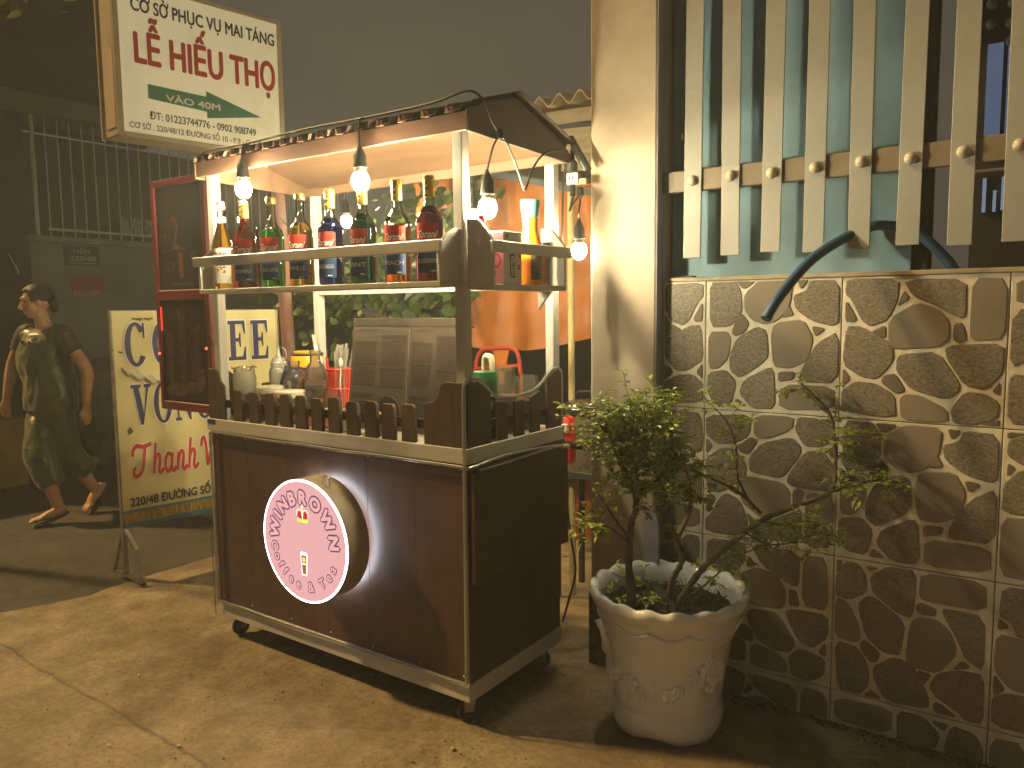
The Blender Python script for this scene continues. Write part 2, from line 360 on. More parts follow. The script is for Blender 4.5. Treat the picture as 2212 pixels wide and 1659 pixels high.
# ================================================================== THE SETTING
def concrete_mat():
    m = bpy.data.materials.new("concrete_ground"); m.use_nodes = True
    n = m.node_tree.nodes; l = m.node_tree.links; b = n["Principled BSDF"]
    tc = n.new("ShaderNodeTexCoord"); P = tc.outputs["Object"]
    def noise(sc, det=8, rough=.6, vec=P):
        q = n.new("ShaderNodeTexNoise"); q.inputs["Scale"].default_value = sc; q.inputs["Detail"].default_value = det; q.inputs["Roughness"].default_value = rough
        l.new(vec, q.inputs["Vector"]); return q.outputs[0]
    def ramp(x, a, ca, bb, cb):
        r = n.new("ShaderNodeValToRGB"); e = r.color_ramp.elements; e[0].position = a; e[1].position = bb; e[0].color = lin(ca); e[1].color = lin(cb)
        l.new(x, r.inputs[0]); return r.outputs[0]
    def mix(f, a, c2, mode='MIX'):
        q = n.new("ShaderNodeMixRGB"); q.blend_type = mode
        if isinstance(f, float): q.inputs[0].default_value = f
        else: l.new(f, q.inputs[0])
        l.new(a, q.inputs[1])
        if isinstance(c2, tuple): q.inputs[2].default_value = lin(c2)
        else: l.new(c2, q.inputs[2])
        return q.outputs[0]
    big = noise(1.1, 10, .62); mid = noise(6, 10, .7); fin = noise(46, 6, .7); stain = noise(2.3, 8, .72)
    c = ramp(big, .34, (.20, .150, .090), .66, (.43, .345, .225))
    c = mix(.75, c, ramp(mid, .34, (.42, .39, .36), .62, (1.0, 1.0, 1.0)), 'MULTIPLY')
    c = mix(.55, c, ramp(fin, .34, (.40, .38, .35), .58, (1.0, 1.0, 1.0)), 'MULTIPLY')
    c = mix(ramp(stain, .53, (0, 0, 0), .68, (.7, .7, .7)), c, (.105, .08, .05))
    c = mix(ramp(noise(1.6, 9, .68), .58, (0, 0, 0), .70, (.6, .6, .6)), c, (.50, .43, .31))
    # worn light patches and dark grit
    vo = n.new("ShaderNodeTexVoronoi"); vo.inputs["Scale"].default_value = 26; l.new(P, vo.inputs["Vector"])
    gm = n.new("ShaderNodeMath"); gm.operation = 'LESS_THAN'; gm.inputs[1].default_value = .13; l.new(vo.outputs["Distance"], gm.inputs[0])
    gt = n.new("ShaderNodeMath"); gt.operation = 'GREATER_THAN'; gt.inputs[1].default_value = .57; l.new(noise(3.1, 4), gt.inputs[0])
    g2 = n.new("ShaderNodeMath"); g2.operation = 'MULTIPLY'; l.new(gm.outputs[0], g2.inputs[0]); l.new(gt.outputs[0], g2.inputs[1])
    c = mix(g2.outputs[0], c, (.07, .055, .04))
    # cracks: two wandering lines
    sep = n.new("ShaderNodeSeparateXYZ"); l.new(P, sep.inputs[0])
    wob = noise(1.3, 12, .72); masks = []
    for (nx, ny, c0, wd) in ((.02, 1.0, -.64, .003), (.30, -.954, .62, .004)):
        a = n.new("ShaderNodeMath"); a.operation = 'MULTIPLY'; a.inputs[1].default_value = nx; l.new(sep.outputs[0], a.inputs[0])
        bb = n.new("ShaderNodeMath"); bb.operation = 'MULTIPLY_ADD'; bb.inputs[1].default_value = ny; l.new(sep.outputs[1], bb.inputs[0]); l.new(a.outputs[0], bb.inputs[2])
        wv = n.new("ShaderNodeMath"); wv.operation = 'MULTIPLY_ADD'; wv.inputs[1].default_value = .16; l.new(wob, wv.inputs[0]); l.new(bb.outputs[0], wv.inputs[2])
        s_ = n.new("ShaderNodeMath"); s_.operation = 'SUBTRACT'; s_.inputs[1].default_value = c0 + .08; l.new(wv.outputs[0], s_.inputs[0])
        ab = n.new("ShaderNodeMath"); ab.operation = 'ABSOLUTE'; l.new(s_.outputs[0], ab.inputs[0])
        mr = n.new("ShaderNodeMapRange"); mr.inputs[1].default_value = wd * 3; mr.inputs[2].default_value = 0.0; mr.inputs[3].default_value = 0; mr.inputs[4].default_value = 1
        l.new(ab.outputs[0], mr.inputs[0]); masks.append(mr.outputs[0])
    mk = n.new('ShaderNodeMath'); mk.operation = 'MULTIPLY'; mk.inputs[1].default_value = .30; l.new(masks[0], mk.inputs[0])
    c = mix(mk.outputs[0], c, (.09, .07, .05))
    l.new(c, b.inputs["Base Color"]); b.inputs["Roughness"].default_value = .8; b.inputs["Specular IOR Level"].default_value = .35
    h = n.new("ShaderNodeMath"); h.operation = 'MULTIPLY_ADD'; h.inputs[1].default_value = .5; l.new(fin, h.inputs[0]); l.new(mid, h.inputs[2])
    h2 = n.new("ShaderNodeMath"); h2.operation = 'SUBTRACT'; l.new(h.outputs[0], h2.inputs[0]); l.new(masks[0], h2.inputs[1])
    h3 = n.new("ShaderNodeMath"); h3.operation = 'SUBTRACT'; l.new(h2.outputs[0], h3.inputs[0]); l.new(g2.outputs[0], h3.inputs[1])
    bp = n.new("ShaderNodeBump"); bp.inputs["Strength"].default_value = .6; bp.inputs["Distance"].default_value = .012
    l.new(h3.outputs[0], bp.inputs["Height"]); l.new(bp.outputs[0], b.inputs["Normal"])
    return m
from mathutils import noise as mnoise
mconc = concrete_mat()
masph = M("asphalt", (.060, .052, .042), .85, var=.35, scale=14, bump=.5, bscale=120, dirt=(.12, .10, .075), dirt_amt=.5, dscale=1.3)
# road: one sheet to the horizon
o = MB().add([(-220, -220, -.03), (220, -220, -.03), (220, 220, -.03), (-220, 220, -.03)], [(0, 1, 2, 3)]).build("road", masph)
tag(o, "dark asphalt lane behind the coffee cart", None, kind="structure")
# concrete apron with a ragged edge along the lane
def edge_x(y):
    base = -2.52 - .35 * max(0, -.05 - y) if y > -3 else -2.52 - .35 * 2.95
    return base + .05 * mnoise.noise((3.1, y * 2.2, 0)) + .03 * mnoise.noise((9.1, y * 7, 0))
NX, NY = 110, 120; xs = [i / NX for i in range(NX + 1)]; ys = [-5.5 + 11.5 * j / NY for j in range(NY + 1)]
g = MB(); vs = []; fs = []
for j, y in enumerate(ys):
    x0 = edge_x(y)
    for t in xs:
        x = x0 + (5.5 - x0) * t
        z = .004 * mnoise.noise((x * 2.1, y * 2.1, .3)) + .002 * mnoise.noise((x * 7, y * 7, 2))
        if t == 0: z = -.028
        elif t < .03: z -= .008
        vs.append((x, y, z))
for j in range(NY):
    for i in range(NX):
        k = j * (NX + 1) + i; fs.append((k, k + 1, k + NX + 2, k + NX + 1))
o = g.add(vs, fs).build("ground", mconc, merge=False); tag(o, None, None, kind="structure")

# ---- stone-pattern tile wall
WX0, WX1, WY, WT = .365, 3.2, .75, 1.55
tile_w, tile_h = .468, .475
mgrout = M("tile_mortar_print", (.66, .62, .54), .33, var=.16, scale=14, bump=.12, bscale=60, dirt=(.30, .25, .18), dirt_amt=.6, dscale=6)
mjoint = M("tile_joint", (.20, .17, .13), .8, var=.3, scale=30)
mst = [M("stone_coarse", (.205, .178, .140), .42, var=.42, scale=110, bump=.18, bscale=130, stretch=(1, 1, 1.9)),
       M("stone_plain", (.215, .185, .150), .38, var=.12, scale=5, bump=.04),
       M("stone_coarse_dark", (.165, .142, .110), .42, var=.45, scale=120, bump=.18, bscale=130, stretch=(1.6, 1, 1)),
       M("stone_plain_dark", (.150, .128, .10), .38, var=.15, scale=6)]
wall = thing("stone_tile_wall", "low garden wall faced with crazy-paving stone tiles behind the white pot", "wall", (WX0, WY, 0))
MB().box(WX0, WX1, WY + .012, WY + .10, 0, WT - .012).build("wall_core", mjoint, wall)
mcop = M("wall_coping_tile", (.36, .30, .21), .45, var=.2, scale=18, dirt=(.16, .12, .08), dirt_amt=.6)
MB().box(WX0, WX1, WY - .006, WY + .12, WT - .012, WT + .003).build("coping", mcop, wall, bevel=.002)
def clip(poly, ax, lim, keep_less):
    o_ = []
    for i in range(len(poly)):
        a, b2 = poly[i], poly[(i + 1) % len(poly)]
        ia = (a[ax] <= lim) == keep_less; ib = (b2[ax] <= lim) == keep_less
        if ia: o_.append(a)
        if ia != ib:
            t = (lim - a[ax]) / (b2[ax] - a[ax]); o_.append((a[0] + (b2[0] - a[0]) * t, a[1] + (b2[1] - a[1]) * t))
    return o_
def chaikin(p, k=1):
    for _ in range(k):
        q = []
        for i in range(len(p)):
            a, b2 = p[i], p[(i + 1) % len(p)]
            q += [(a[0] * .83 + b2[0] * .17, a[1] * .83 + b2[1] * .17), (a[0] * .17 + b2[0] * .83, a[1] * .17 + b2[1] * .83)]
        p = q
    return p
def stone_mesh(poly, mat, parent):
    cx = sum(p[0] for p in poly) / len(poly); cz = sum(p[1] for p in poly) / len(poly)
    size = max(max(abs(p[0] - cx), abs(p[1] - cz)) for p in poly)
    k = 1 - min(.2, .0022 / max(size, .004)); k2 = 1 - min(.35, .005 / max(size, .004))
    n = len(poly); vs = []
    for (s_, y) in ((1, WY + .0015), (k, WY - .0022), (k2, WY - .0032)):
        vs += [(cx + (p[0] - cx) * s_, y, cz + (p[1] - cz) * s_) for p in poly]
    fs = []
    for r_ in range(2):
        for i in range(n): fs.append((r_ * n + i, r_ * n + (i + 1) % n, (r_ + 1) * n + (i + 1) % n, (r_ + 1) * n + i))
    fs.append(tuple(range(2 * n, 3 * n)))
    MB().add(vs, fs).build("stone", mat, parent, ang=8)
def orient(p, r_, fl):
    u, v = p
    if fl: u = 1 - u
    for _ in range(r_): u, v = 1 - v, u
    return u, v
tiles = {}
for ci in range(-1, 3):
    for ri in range(-1, 4):           # ri 3 is the top row
        X0 = .532 + ci * tile_w; Z0 = .12 + (ri - 0) * tile_h
        x0, x1, z0, z1 = max(X0 + .0015, WX0 + .002), X0 + tile_w - .0015, max(Z0 + .0015, 0.002), min(Z0 + tile_h - .0015, WT - .013)
        if z1 - z0 < .02 or x1 - x0 < .02: continue
        if ri == 2: des, rot, fl = (('B', 0, 0) if ci == 0 else ('C', 0, 0) if ci == 1 else ('B', 2, 0) if ci == 2 else ('C', 0, 1))
        elif ri == 3: continue
        else: des, rot, fl = ('BC'[(ci + ri) % 2], (ci * 2 + ri + 5) % 4, (ci + ri) % 3 == 1)
        t = MB().box(x0, x1, WY, WY + .010, z0, z1).build("tile", mgrout, wall, bevel=.0015)
        for s_, kd in zip(TILE_B if des == 'B' else TILE_C, KIND_B if des == 'B' else KIND_C):
            poly = [orient(p, rot, fl) for p in s_]
            pcx = sum(p[0] for p in poly) / len(poly); pcy = sum(p[1] for p in poly) / len(poly)
            poly = [(p[0] + (p[0] - pcx) / (math.hypot(p[0] - pcx, p[1] - pcy) + 1e-6) * .013, p[1] + (p[1] - pcy) / (math.hypot(p[0] - pcx, p[1] - pcy) + 1e-6) * .013) for p in poly]
            poly = chaikin(poly, 1)
            poly = [(X0 + p[0] * tile_w, Z0 + p[1] * tile_h) for p in poly]
            for ax, lim, less in ((0, x0 + .004, False), (0, x1 - .004, True), (1, z0 + .004, False), (1, z1 - .004, True)):
                if poly: poly = clip(poly, ax, lim, less)
            if len(poly) < 3: continue
            A = abs(sum(poly[i][0] * poly[(i + 1) % len(poly)][1] - poly[(i + 1) % len(poly)][0] * poly[i][1] for i in range(len(poly)))) / 2
            if A < 6e-5: continue
            stone_mesh(poly, mst[kd], t)

# ---- pillar beside the wall
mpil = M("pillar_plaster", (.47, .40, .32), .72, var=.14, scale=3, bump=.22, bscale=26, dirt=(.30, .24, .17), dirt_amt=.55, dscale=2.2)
mpil2 = M("pillar_side_lilac", (.30, .28, .33), .75, var=.12, scale=5, bump=.25, bscale=60)  # side face in a darker, more lilac tone than the front
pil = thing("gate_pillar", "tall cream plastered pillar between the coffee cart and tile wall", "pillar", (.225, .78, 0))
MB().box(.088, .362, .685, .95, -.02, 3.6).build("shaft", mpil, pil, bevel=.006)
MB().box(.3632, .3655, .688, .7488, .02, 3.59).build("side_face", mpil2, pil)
MB().box(.0805, .3615, .678, .70, -.02, .30).build("plinth_render", M("pillar_dark_base", (.13, .105, .075), .85, var=.5, scale=16, bump=.4, bscale=50), pil, bevel=.004)  # darker brown band over the pillar foot
# narrow lilac board leaning at the pillar foot behind the plant
o = MB().prism([(0, 0), (.062, 0), (.062, .47), (.056, .5), (.044, .517), (.031, .522), (.018, .517), (.006, .5), (0, .47)], lambda a, b, d: (.335 + a, .655 + d - b * .012, .165 + b), 0, .012).build("lilac_board", M("lilac_paint", (.30, .28, .36), .6, var=.15, scale=10), bevel=.001)
one(o, "narrow lilac board with rounded top leaning on the pillar behind the plant", "board")

# ---- white grille above the wall
gr = thing("slat_grille", "pale metal slat grille with domed bolts above the stone tile wall", "grille", (.4, .74, WT))
mslat = M("slat_cream_paint", (.34, .345, .335), .45, var=.10, scale=4, bump=.05, bscale=40, dirt=(.20, .145, .085), dirt_amt=.6, dscale=4)
mrail = M("rail_tan_paint", (.20, .16, .115), .5, var=.15, scale=8)
mbolt = M("bolt_paint", (.46, .41, .33), .38, var=.1, scale=20)
sl = None; bo = None
for i in range(11):
    x = .452 + .1412 * i
    if sl is None:
        sl = MB().box(-.033, .033, -.003, .003, 0, 1.75).build("slat", mslat, gr, bevel=.0015, local=True)
        bo = MB().lathe([(.0185, 0), (.0185, .004), (.0165, .011), (.011, .0165), (.004, .019), (.0002, .0195)], n=14).xf(Matrix.Rotation(R(90), 4, 'X')).build("bolt", mbolt, gr, local=True)
        s2, b2 = sl, bo
    else:
        s2 = sl.copy(); b2 = bo.copy(); col.objects.link(s2); col.objects.link(b2)
    s2.rotation_euler = (0, R(.35 * math.sin(i * 4.1 + .5)), 0)
    s2.location = (x + .033 - .4, .727 - .74, 1.622 + .004 * (i % 3) - WT)
    b2.location = (x + .033 - .4, .724 - .74, 1.897 + .003 * math.sin(i * 2.1) - WT)
MB().box(.366, 3.2, .732, .756, 1.862, 1.938).build("rail", mrail, gr, bevel=.003)
MB().box(.366, 3.2, .732, .756, 3.1, 3.17).build("rail", mrail, gr, bevel=.003)

# ---- teal house wall behind the grille, and the dark room to its right
mteal = M("teal_wall_paint", (.175, .30, .39), .65, var=.12, scale=2.2, bump=.06, bscale=30, dirt=(.09, .13, .12), dirt_amt=.5, dscale=3)
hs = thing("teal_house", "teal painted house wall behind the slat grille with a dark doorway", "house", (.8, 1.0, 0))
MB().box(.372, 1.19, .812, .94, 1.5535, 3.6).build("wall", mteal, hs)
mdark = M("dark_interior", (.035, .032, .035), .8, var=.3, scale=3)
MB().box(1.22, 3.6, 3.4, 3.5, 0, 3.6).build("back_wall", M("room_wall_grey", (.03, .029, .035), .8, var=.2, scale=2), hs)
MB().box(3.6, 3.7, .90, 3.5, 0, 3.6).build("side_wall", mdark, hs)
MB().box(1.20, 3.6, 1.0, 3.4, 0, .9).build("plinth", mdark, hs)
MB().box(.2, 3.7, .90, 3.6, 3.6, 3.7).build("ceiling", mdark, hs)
MB().box(1.192, 1.235, .83, .94, 1.5535, 3.6).build("door_jamb", M("jamb_grey", (.05, .048, .055), .6), hs)
win = thing("house_window", "bluish window grid inside the dark doorway behind the grille", "window", (1.35, 2.0, 1.8))
mfr = M("window_frame_dark", (.03, .03, .032), .5)
mpan = EM("window_pane_blue", (.055, .075, .12), 1.0)
mpan2 = EM("window_slot_blue", (.12, .15, .20), 1.0)
for (x0, x1, z0, z1, mm) in ((1.287, 1.345, 2.165, 2.545, mpan), (1.362, 1.42, 2.155, 2.535, mpan), (1.437, 1.495, 2.145, 2.53, mpan),
                         (1.287, 1.335, 2.075, 2.11, mpan2), (1.355, 1.41, 2.065, 2.105, mpan2),
                         (1.292, 1.306, 1.84, 1.985, mpan2), (1.332, 1.344, 1.84, 1.93, mpan2), (1.362, 1.378, 1.845, 1.985, mpan2), (1.396, 1.408, 1.845, 1.985, mpan2)):
    MB().box(x0, x1, 2.0, 2.006, z0, z1).build("pane", mm, win)
MB().box(1.25, 1.62, 2.012, 2.04, 1.55, 2.85).build("frame", mfr, win)
MB().box(1.26, 1.6, 1.99, 2.0, 2.008, 2.022).build("sill_bar", M("sill_grey", (.22, .23, .26), .4), win, bevel=.002)
for (x, z, wh) in ((1.30, 2.69, "upper left"), (1.375, 2.68, "upper right"), (1.30, 2.61, "middle left"), (1.37, 2.60, "middle right"), (1.375, 2.53, "lowest")):
    o = MB().ball((x, 1.94, z), .022, 12, 8).build("hanging_ornament", M("ornament_pearl", (.30, .32, .36), .25, var=.3, scale=30))
    one(o, wh + " of the small pale round ornaments before the blue window", "ornament", "ornaments at the window")

# ---- blue garden hose poking through the grille
o = MB().tube(spline([(.835, .47, 1.405), (.865, .52, 1.48), (.925, .60, 1.58), (.985, .69, 1.645), (1.06, .765, 1.692), (1.115, .776, 1.70), (1.20, .790, 1.678), (1.27, .81, 1.61), (1.315, .83, 1.545), (1.335, .88, 1.44)], 6), .0165, 12).build("garden_hose", M("hose_blue_rubber", (.025, .075, .15), .38, var=.2, scale=20))
one(o, "blue rubber hose poking out through the slat grille over the wall", "hose")
o = MB().box(.418, .475, .757, .80, WT + .003, WT + .010).build("wood_scrap", M("scrap_wood", (.10, .08, .06), .8), bevel=.002)
one(o, "small dark scrap of wood lying on the wall top", "wood scrap")
o = MB().prism([(1.06, 2.47), (1.09, 2.455), (1.10, 2.62), (1.055, 2.62)], lambda a, b, d: (a, d, b), .799, .8118).build("rust_plate", M("rust_brown", (.13, .06, .02), .8, var=.4, scale=20))
one(o, "rusty brown plate fixed high on the teal wall", "plate")
o = MB().tube([(.41, .814, 2.055), (.415, .80, 2.058), (.425, .775, 2.065), (.43, .765, 2.08)], .006, 6).build("wall_hook", M("rust_brown", (.13, .06, .02), .8))
one(o, "small rusty hook on the teal wall beside the pillar", "hook")

# grit, dead leaves and crumbs gathered along the foot of the wall and pillar (too small to count)
mb = MB(); gr_ = random.Random(31)
for i in range(420):
    x = gr_.uniform(.30, 1.75); y = (WY - .004) - abs(gr_.gauss(0, .030)); s_ = gr_.uniform(.002, .008)
    if x < .37: y -= .07
    mb.ball((x, y, .004 + s_ * .2), s_, 6, 4, (1, gr_.uniform(.5, 1), gr_.uniform(.25, .6)))
for i in range(160):
    x = gr_.uniform(-1.6, .5); y = gr_.uniform(-.9, -.02); s_ = gr_.uniform(.0015, .005)
    mb.ball((x, y, .005), s_, 6, 4, (1, gr_.uniform(.5, 1), .5))
o = mb.build("ground_grit", M("grit_brown", (.13, .10, .065), .9, var=.6, scale=60), None, fixn=False, merge=False); tag(o, "fine grit and crumbs scattered on the concrete and along the wall foot", "grit", kind="stuff")
# ================================================================== THE COFFEE CART
cart = thing("coffee_cart", "brown and white wooden coffee cart with gabled roof and picket rail", "cart", (-.71, .3, 0))
mbrown = M("cart_brown_board", (.078, .037, .024), .48, var=.22, scale=3.5, bump=.05, bscale=30, stretch=(4, 4, .6), dirt=(.13, .085, .06), dirt_amt=.45, dscale=7)
mbrown2 = M("cart_brown_side", (.075, .050, .036), .5, var=.2, scale=3, bump=.05, bscale=30, stretch=(4, 4, .6))
mpicket = M("picket_brown_wood", (.075, .048, .030), .55, var=.3, scale=5, bump=.1, bscale=40, stretch=(6, 6, .8))
mwhite = M("cart_white_paint", (.54, .53, .50), .5, var=.08, scale=4, bump=.04, bscale=50, stretch=(1, 1, .5), dirt=(.36, .31, .25), dirt_amt=.35, dscale=5)
mroofw = M("roof_wood_stain", (.20, .115, .068), .5, var=.18, scale=4, bump=.05, bscale=30, stretch=(.5, 4, 4))
mroofd = M("roof_brown_paint", (.20, .105, .07), .55, var=.18, scale=4, bump=.06, bscale=30, stretch=(.6, 4, 4))
mgable = M("gable_brown_paint", (.115, .08, .06), .55, var=.15, scale=4, bump=.06, bscale=30)
msheet = M("roof_sheet_dark", (.09, .055, .04), .6, var=.25, scale=10)
CL, CD = 1.42, .60
# cabinet: front boards with fine seams, sides, back
bx = [-CL + .012, -1.18, -.945, -.71, -.475, -.24, -.012]
for a, b2 in zip(bx[:-1], bx[1:]):
    MB().box(a + .0003, b2 - .0003, .008, .024, .166, .931).build("board", mbrown, cart, bevel=.0008)
MB().box(-CL + .012, -.012, .0242, .03, .166, .931).build("board_backing", mbrown2, cart)
MB().box(-.0118, -.002, .006, CD - .006, .166, .931).build("side_panel", mbrown2, cart, bevel=.001)
MB().box(-CL + .001, -CL + .0115, .006, CD - .006, .166, .931).build("side_panel", mbrown2, cart, bevel=.001)
MB().box(-CL + .012, -.012, CD - .02, CD - .006, .166, .931).build("back_panel", M("cart_back_red", (.16, .035, .025), .5), cart)
MB().box(-CL + .03, -.03, .03, CD - .03, .150, .165).build("cabinet_floor", mbrown2, cart)
# folded drop leaf on the right end
lf = MB().box(.0045, .024, .012, .618, .515, .900).build("drop_leaf", mbrown2, cart, bevel=.003)
MB().box(.006, .036, .03, .60, .9005, .912).build("leaf_lip", mpicket, lf, bevel=.002)
# screw heads along the front boards
mscrew = M("screw_steel", (.35, .33, .30), .35, metal=.8)
scr = None
for x in (-1.39, -1.19, -.935, -.70, -.465, -.23, -.03):
    for z in (.185, .912):
        if scr is None:
            scr = MB().lathe([(.0005, .0022), (.0032, .0018), (.0042, .0005), (.0042, 0)], n=10).xf(Matrix.Rotation(R(90), 4, 'X')).build("screw", mscrew, cart, local=True); s_ = scr
        else:
            s_ = scr.copy(); col.objects.link(s_)
        s_.location = (x + .71, .0078 - .3, z)
# white trims
for args in ((-CL, 0, 0, .03, .100, .165), (-CL, 0, CD - .03, CD, .100, .165)):
    MB().box(*args).build("base_trim", mwhite, cart, bevel=.003)
MB().box(-.03, .0008, .0302, CD - .0302, .1005, .1645).build("base_trim", mwhite, cart, bevel=.003)
MB().box(-CL - .0008, -CL + .03, .0302, CD - .0302, .1005, .1645).build("base_trim", mwhite, cart, bevel=.003)
ct = MB().box(-CL - .004, .004, .006, CD + .004, .9325, .980).build("counter_top", M("counter_laminate", (.50, .46, .40), .4, var=.1, scale=8), cart, bevel=.002)
MB().box(-CL - .012, .012, -.008, .0055, .932, .985).build("counter_trim", mwhite, cart, bevel=.002)
MB().box(.0045, .012, .006, CD + .004, .932, .985).build("counter_trim", mwhite, cart, bevel=.002)
MB().box(-CL - .012, -CL - .0045, .006, CD + .004, .932, .985).build("counter_trim", mwhite, cart, bevel=.002)
mtape = M("blue_label", (.03, .05, .16), .5)
MB().box(-CL - .006, -CL + .05, -.0095, -.0082, .962, .982).build("blue_sticker", mtape, cart)
# posts
PX = [-.040, -1.372]
for px_ in PX:
    for py_ in (.004, CD - .044):
        MB().box(px_, px_ + .04, py_, py_ + .04, .981, 2.02).build("post", mwhite, cart, bevel=.003)
# picket fence, front
for i, x in enumerate((-1.216, -1.11, -1.007, -.912, -.82, -.726, -.63, -.533, -.437, -.350, -.254)):
    h = 1.118 + .004 * math.sin(i * 3.3) - (.004 if i % 3 else 0)
    MB().prism([(-.031, .9855), (.031, .9855), (.031, h - .013), (.022, h), (-.022, h), (-.031, h - .013)], lambda a, b, d, x=x: (x + a, d, b), -.004, .013).build("picket", mpicket, cart, bevel=.0015)
MB().box(-1.33, -.04, .0135, .026, 1.035, 1.068).build("picket_rail", mpicket, cart, bevel=.001)
MB().prism([(-.178, .986), (-.002, .986), (-.002, 1.193), (-.012, 1.203), (-.075, 1.205), (-.100, 1.196), (-.112, 1.155), (-.132, 1.135), (-.170, 1.128), (-.178, 1.12)], lambda a, b, d: (a, d, b), -.006, .0035).build("corner_board", mpicket, cart, bevel=.0015)
MB().prism([(-1.415, .986), (-1.30, .986), (-1.30, 1.13), (-1.325, 1.15), (-1.34, 1.19), (-1.36, 1.203), (-1.41, 1.2), (-1.415, 1.19)], lambda a, b, d: (a, d, b), -.006, .0035).build("corner_board", mpicket, cart, bevel=.0015)
# side: curved end boards and pickets
curve_top = [(.0, 1.196), (.03, 1.206), (.065, 1.203), (.105, 1.182), (.145, 1.152), (.19, 1.132), (.252, 1.125), (.33, 1.127), (.402, 1.134), (.455, 1.153), (.50, 1.183), (.54, 1.204), (.575, 1.209), (.598, 1.196)]
def cz(y):
    for (a, b), (c, d) in zip(curve_top[:-1], curve_top[1:]):
        if a <= y <= c: return b + (d - b) * (y - a) / (c - a)
    return 1.196
for sx, inw in ((0, 1), (-CL, 0)):
    xa, xb = (sx - .006, sx + .0065) if inw else (sx - .0065, sx + .006)
    for (ya, yb) in ((.0055, .135), (.497, .598)):
        ptop = [(y, z) for y, z in curve_top if ya < y < yb]
        MB().prism([(ya, .986), (yb, .986), (yb, cz(yb))] + ptop[::-1] + [(ya, cz(ya))], lambda a, b, d: (d, a, b), xa, xb).build("end_board", mpicket, cart, bevel=.0015)
    for y in (.205, .31, .415):
        MB().prism([(y - .030, .986), (y + .030, .986), (y + .030, cz(y + .03) - .012), (y - .030, cz(y - .03) - .012)], lambda a, b, d: (d, a, b), xa, xb).build("picket", mpicket, cart, bevel=.0015)
    MB().box(xa - .012 * inw - (0 if inw else -.0125), (xa - .0005) if inw else xb + .012, .06, .54, 1.035, 1.065).build("picket_rail", mpicket, cart, bevel=.001)
# bottle shelf on the front
SX0, SX1 = -1.285, -.004
MB().box(SX0, SX1, -.110, .003, 1.518, 1.536).build("shelf_board", mwhite, cart, bevel=.002)
MB().box(SX0 - .018, SX1 + .014, -.124, -.1105, 1.626, 1.664).build("shelf_rail", mwhite, cart, bevel=.003)
for xe in (SX0, SX1 - .014):
    MB().prism([(-.1098, 1.5365), (.0025, 1.5365), (.0025, 1.705), (-.03, 1.705), (-.062, 1.69), (-.1098, 1.650)], lambda a, b, d, xe=xe: (d, a, b), xe, xe + .014).build("shelf_end", mwhite, cart, bevel=.002)
# side shelf on the right end
MB().box(.0015, .104, .022, .478, 1.508, 1.526).build("shelf_board", mwhite, cart, bevel=.002)
MB().box(.1045, .118, .008, .492, 1.626, 1.664).build("shelf_rail", mwhite, cart, bevel=.003)
for ye in (.022, .464):
    MB().prism([(.0018, 1.5265), (.104, 1.5265), (.104, 1.668), (.06, 1.722), (.04, 1.736), (.0018, 1.738)], lambda a, b, d, ye=ye: (a, d, b), ye, ye + .014).build("shelf_end", mwhite, cart, bevel=.002)
MB().prism([(.0018, 1.507), (.0018, 1.44), (.06, 1.507)], lambda a, b, d: (a, d, b), .44, .452).build("shelf_bracket", mwhite, cart)
MB().box(-1.33, -.04, CD - .043, CD - .030, 1.518, 1.558).build("back_rail", mwhite, cart, bevel=.002)
# roof
rf = MB().box(-1.385, .046, -.032, -.018, 2.004, 2.062).build("roof_fascia", mroofd, cart, bevel=.002)
MB().box(-1.385, .046, .555, .569, 1.985, 2.045).build("roof_fascia", mroofw, cart, bevel=.002)
gp = [(-.034, 1.998), (-.034, 2.066), (.06, 2.108), (.20, 2.146), (.245, 2.148), (.571, 2.030), (.571, 1.984)]
MB().prism(gp, lambda a, b, d: (d, a, b), .0462, .060).build("gable_board", mgable, cart, bevel=.002)
MB().prism(gp, lambda a, b, d: (d, a, b), -1.399, -1.3855).build("gable_board", mroofw, cart, bevel=.002)
MB().prism([(-.0175, 2.045), (.22, 2.125), (.22, 2.135), (-.0175, 2.055)], lambda a, b, d: (d, a, b), -1.385, .046).build("roof_panel", mroofw, cart)
MB().prism([(.2205, 2.125), (.5545, 2.022), (.5545, 2.032), (.2205, 2.135)], lambda a, b, d: (d, a, b), -1.385, .046).build("roof_panel", mroofw, cart)
# ribbed roof sheet; the front ends of its ribs show above the fascia
for (ya, za, yb, zb) in ((-.045, 2.066, .222, 2.150), (.2225, 2.150, .585, 2.040)):
    mb = MB(); vs = []; fs = []; seg = []
    x = -1.425
    while x < .075:
        seg += [(x, 0), (x + .045, 0), (x + .053, .020), (x + .093, .020)]; x += .101
    for (a, h) in seg:
        vs += [(a, ya, za + h), (a, yb, zb + h), (a, ya, za + h - .003), (a, yb, zb + h - .003)]
    for i in range(len(seg) - 1):
        k = 4 * i
        fs += [(k, k + 4, k + 5, k + 1), (k + 2, k + 3, k + 7, k + 6), (k, k + 2, k + 6, k + 4), (k + 1, k + 5, k + 7, k + 3)]
    mb.add(vs, fs).build("roof_sheet", msheet, cart, ang=20)
for i in range(14):
    xx = -1.40 + .101 * i + .05
    if xx > .04: break
    MB().prism([(xx + .005, 2.0635), (xx + .037, 2.0635), (xx + .034, 2.0822), (xx + .008, 2.0822)], lambda a, b, d: (a, d, b), -.040, -.026).build("rib_filler", mroofd, cart)
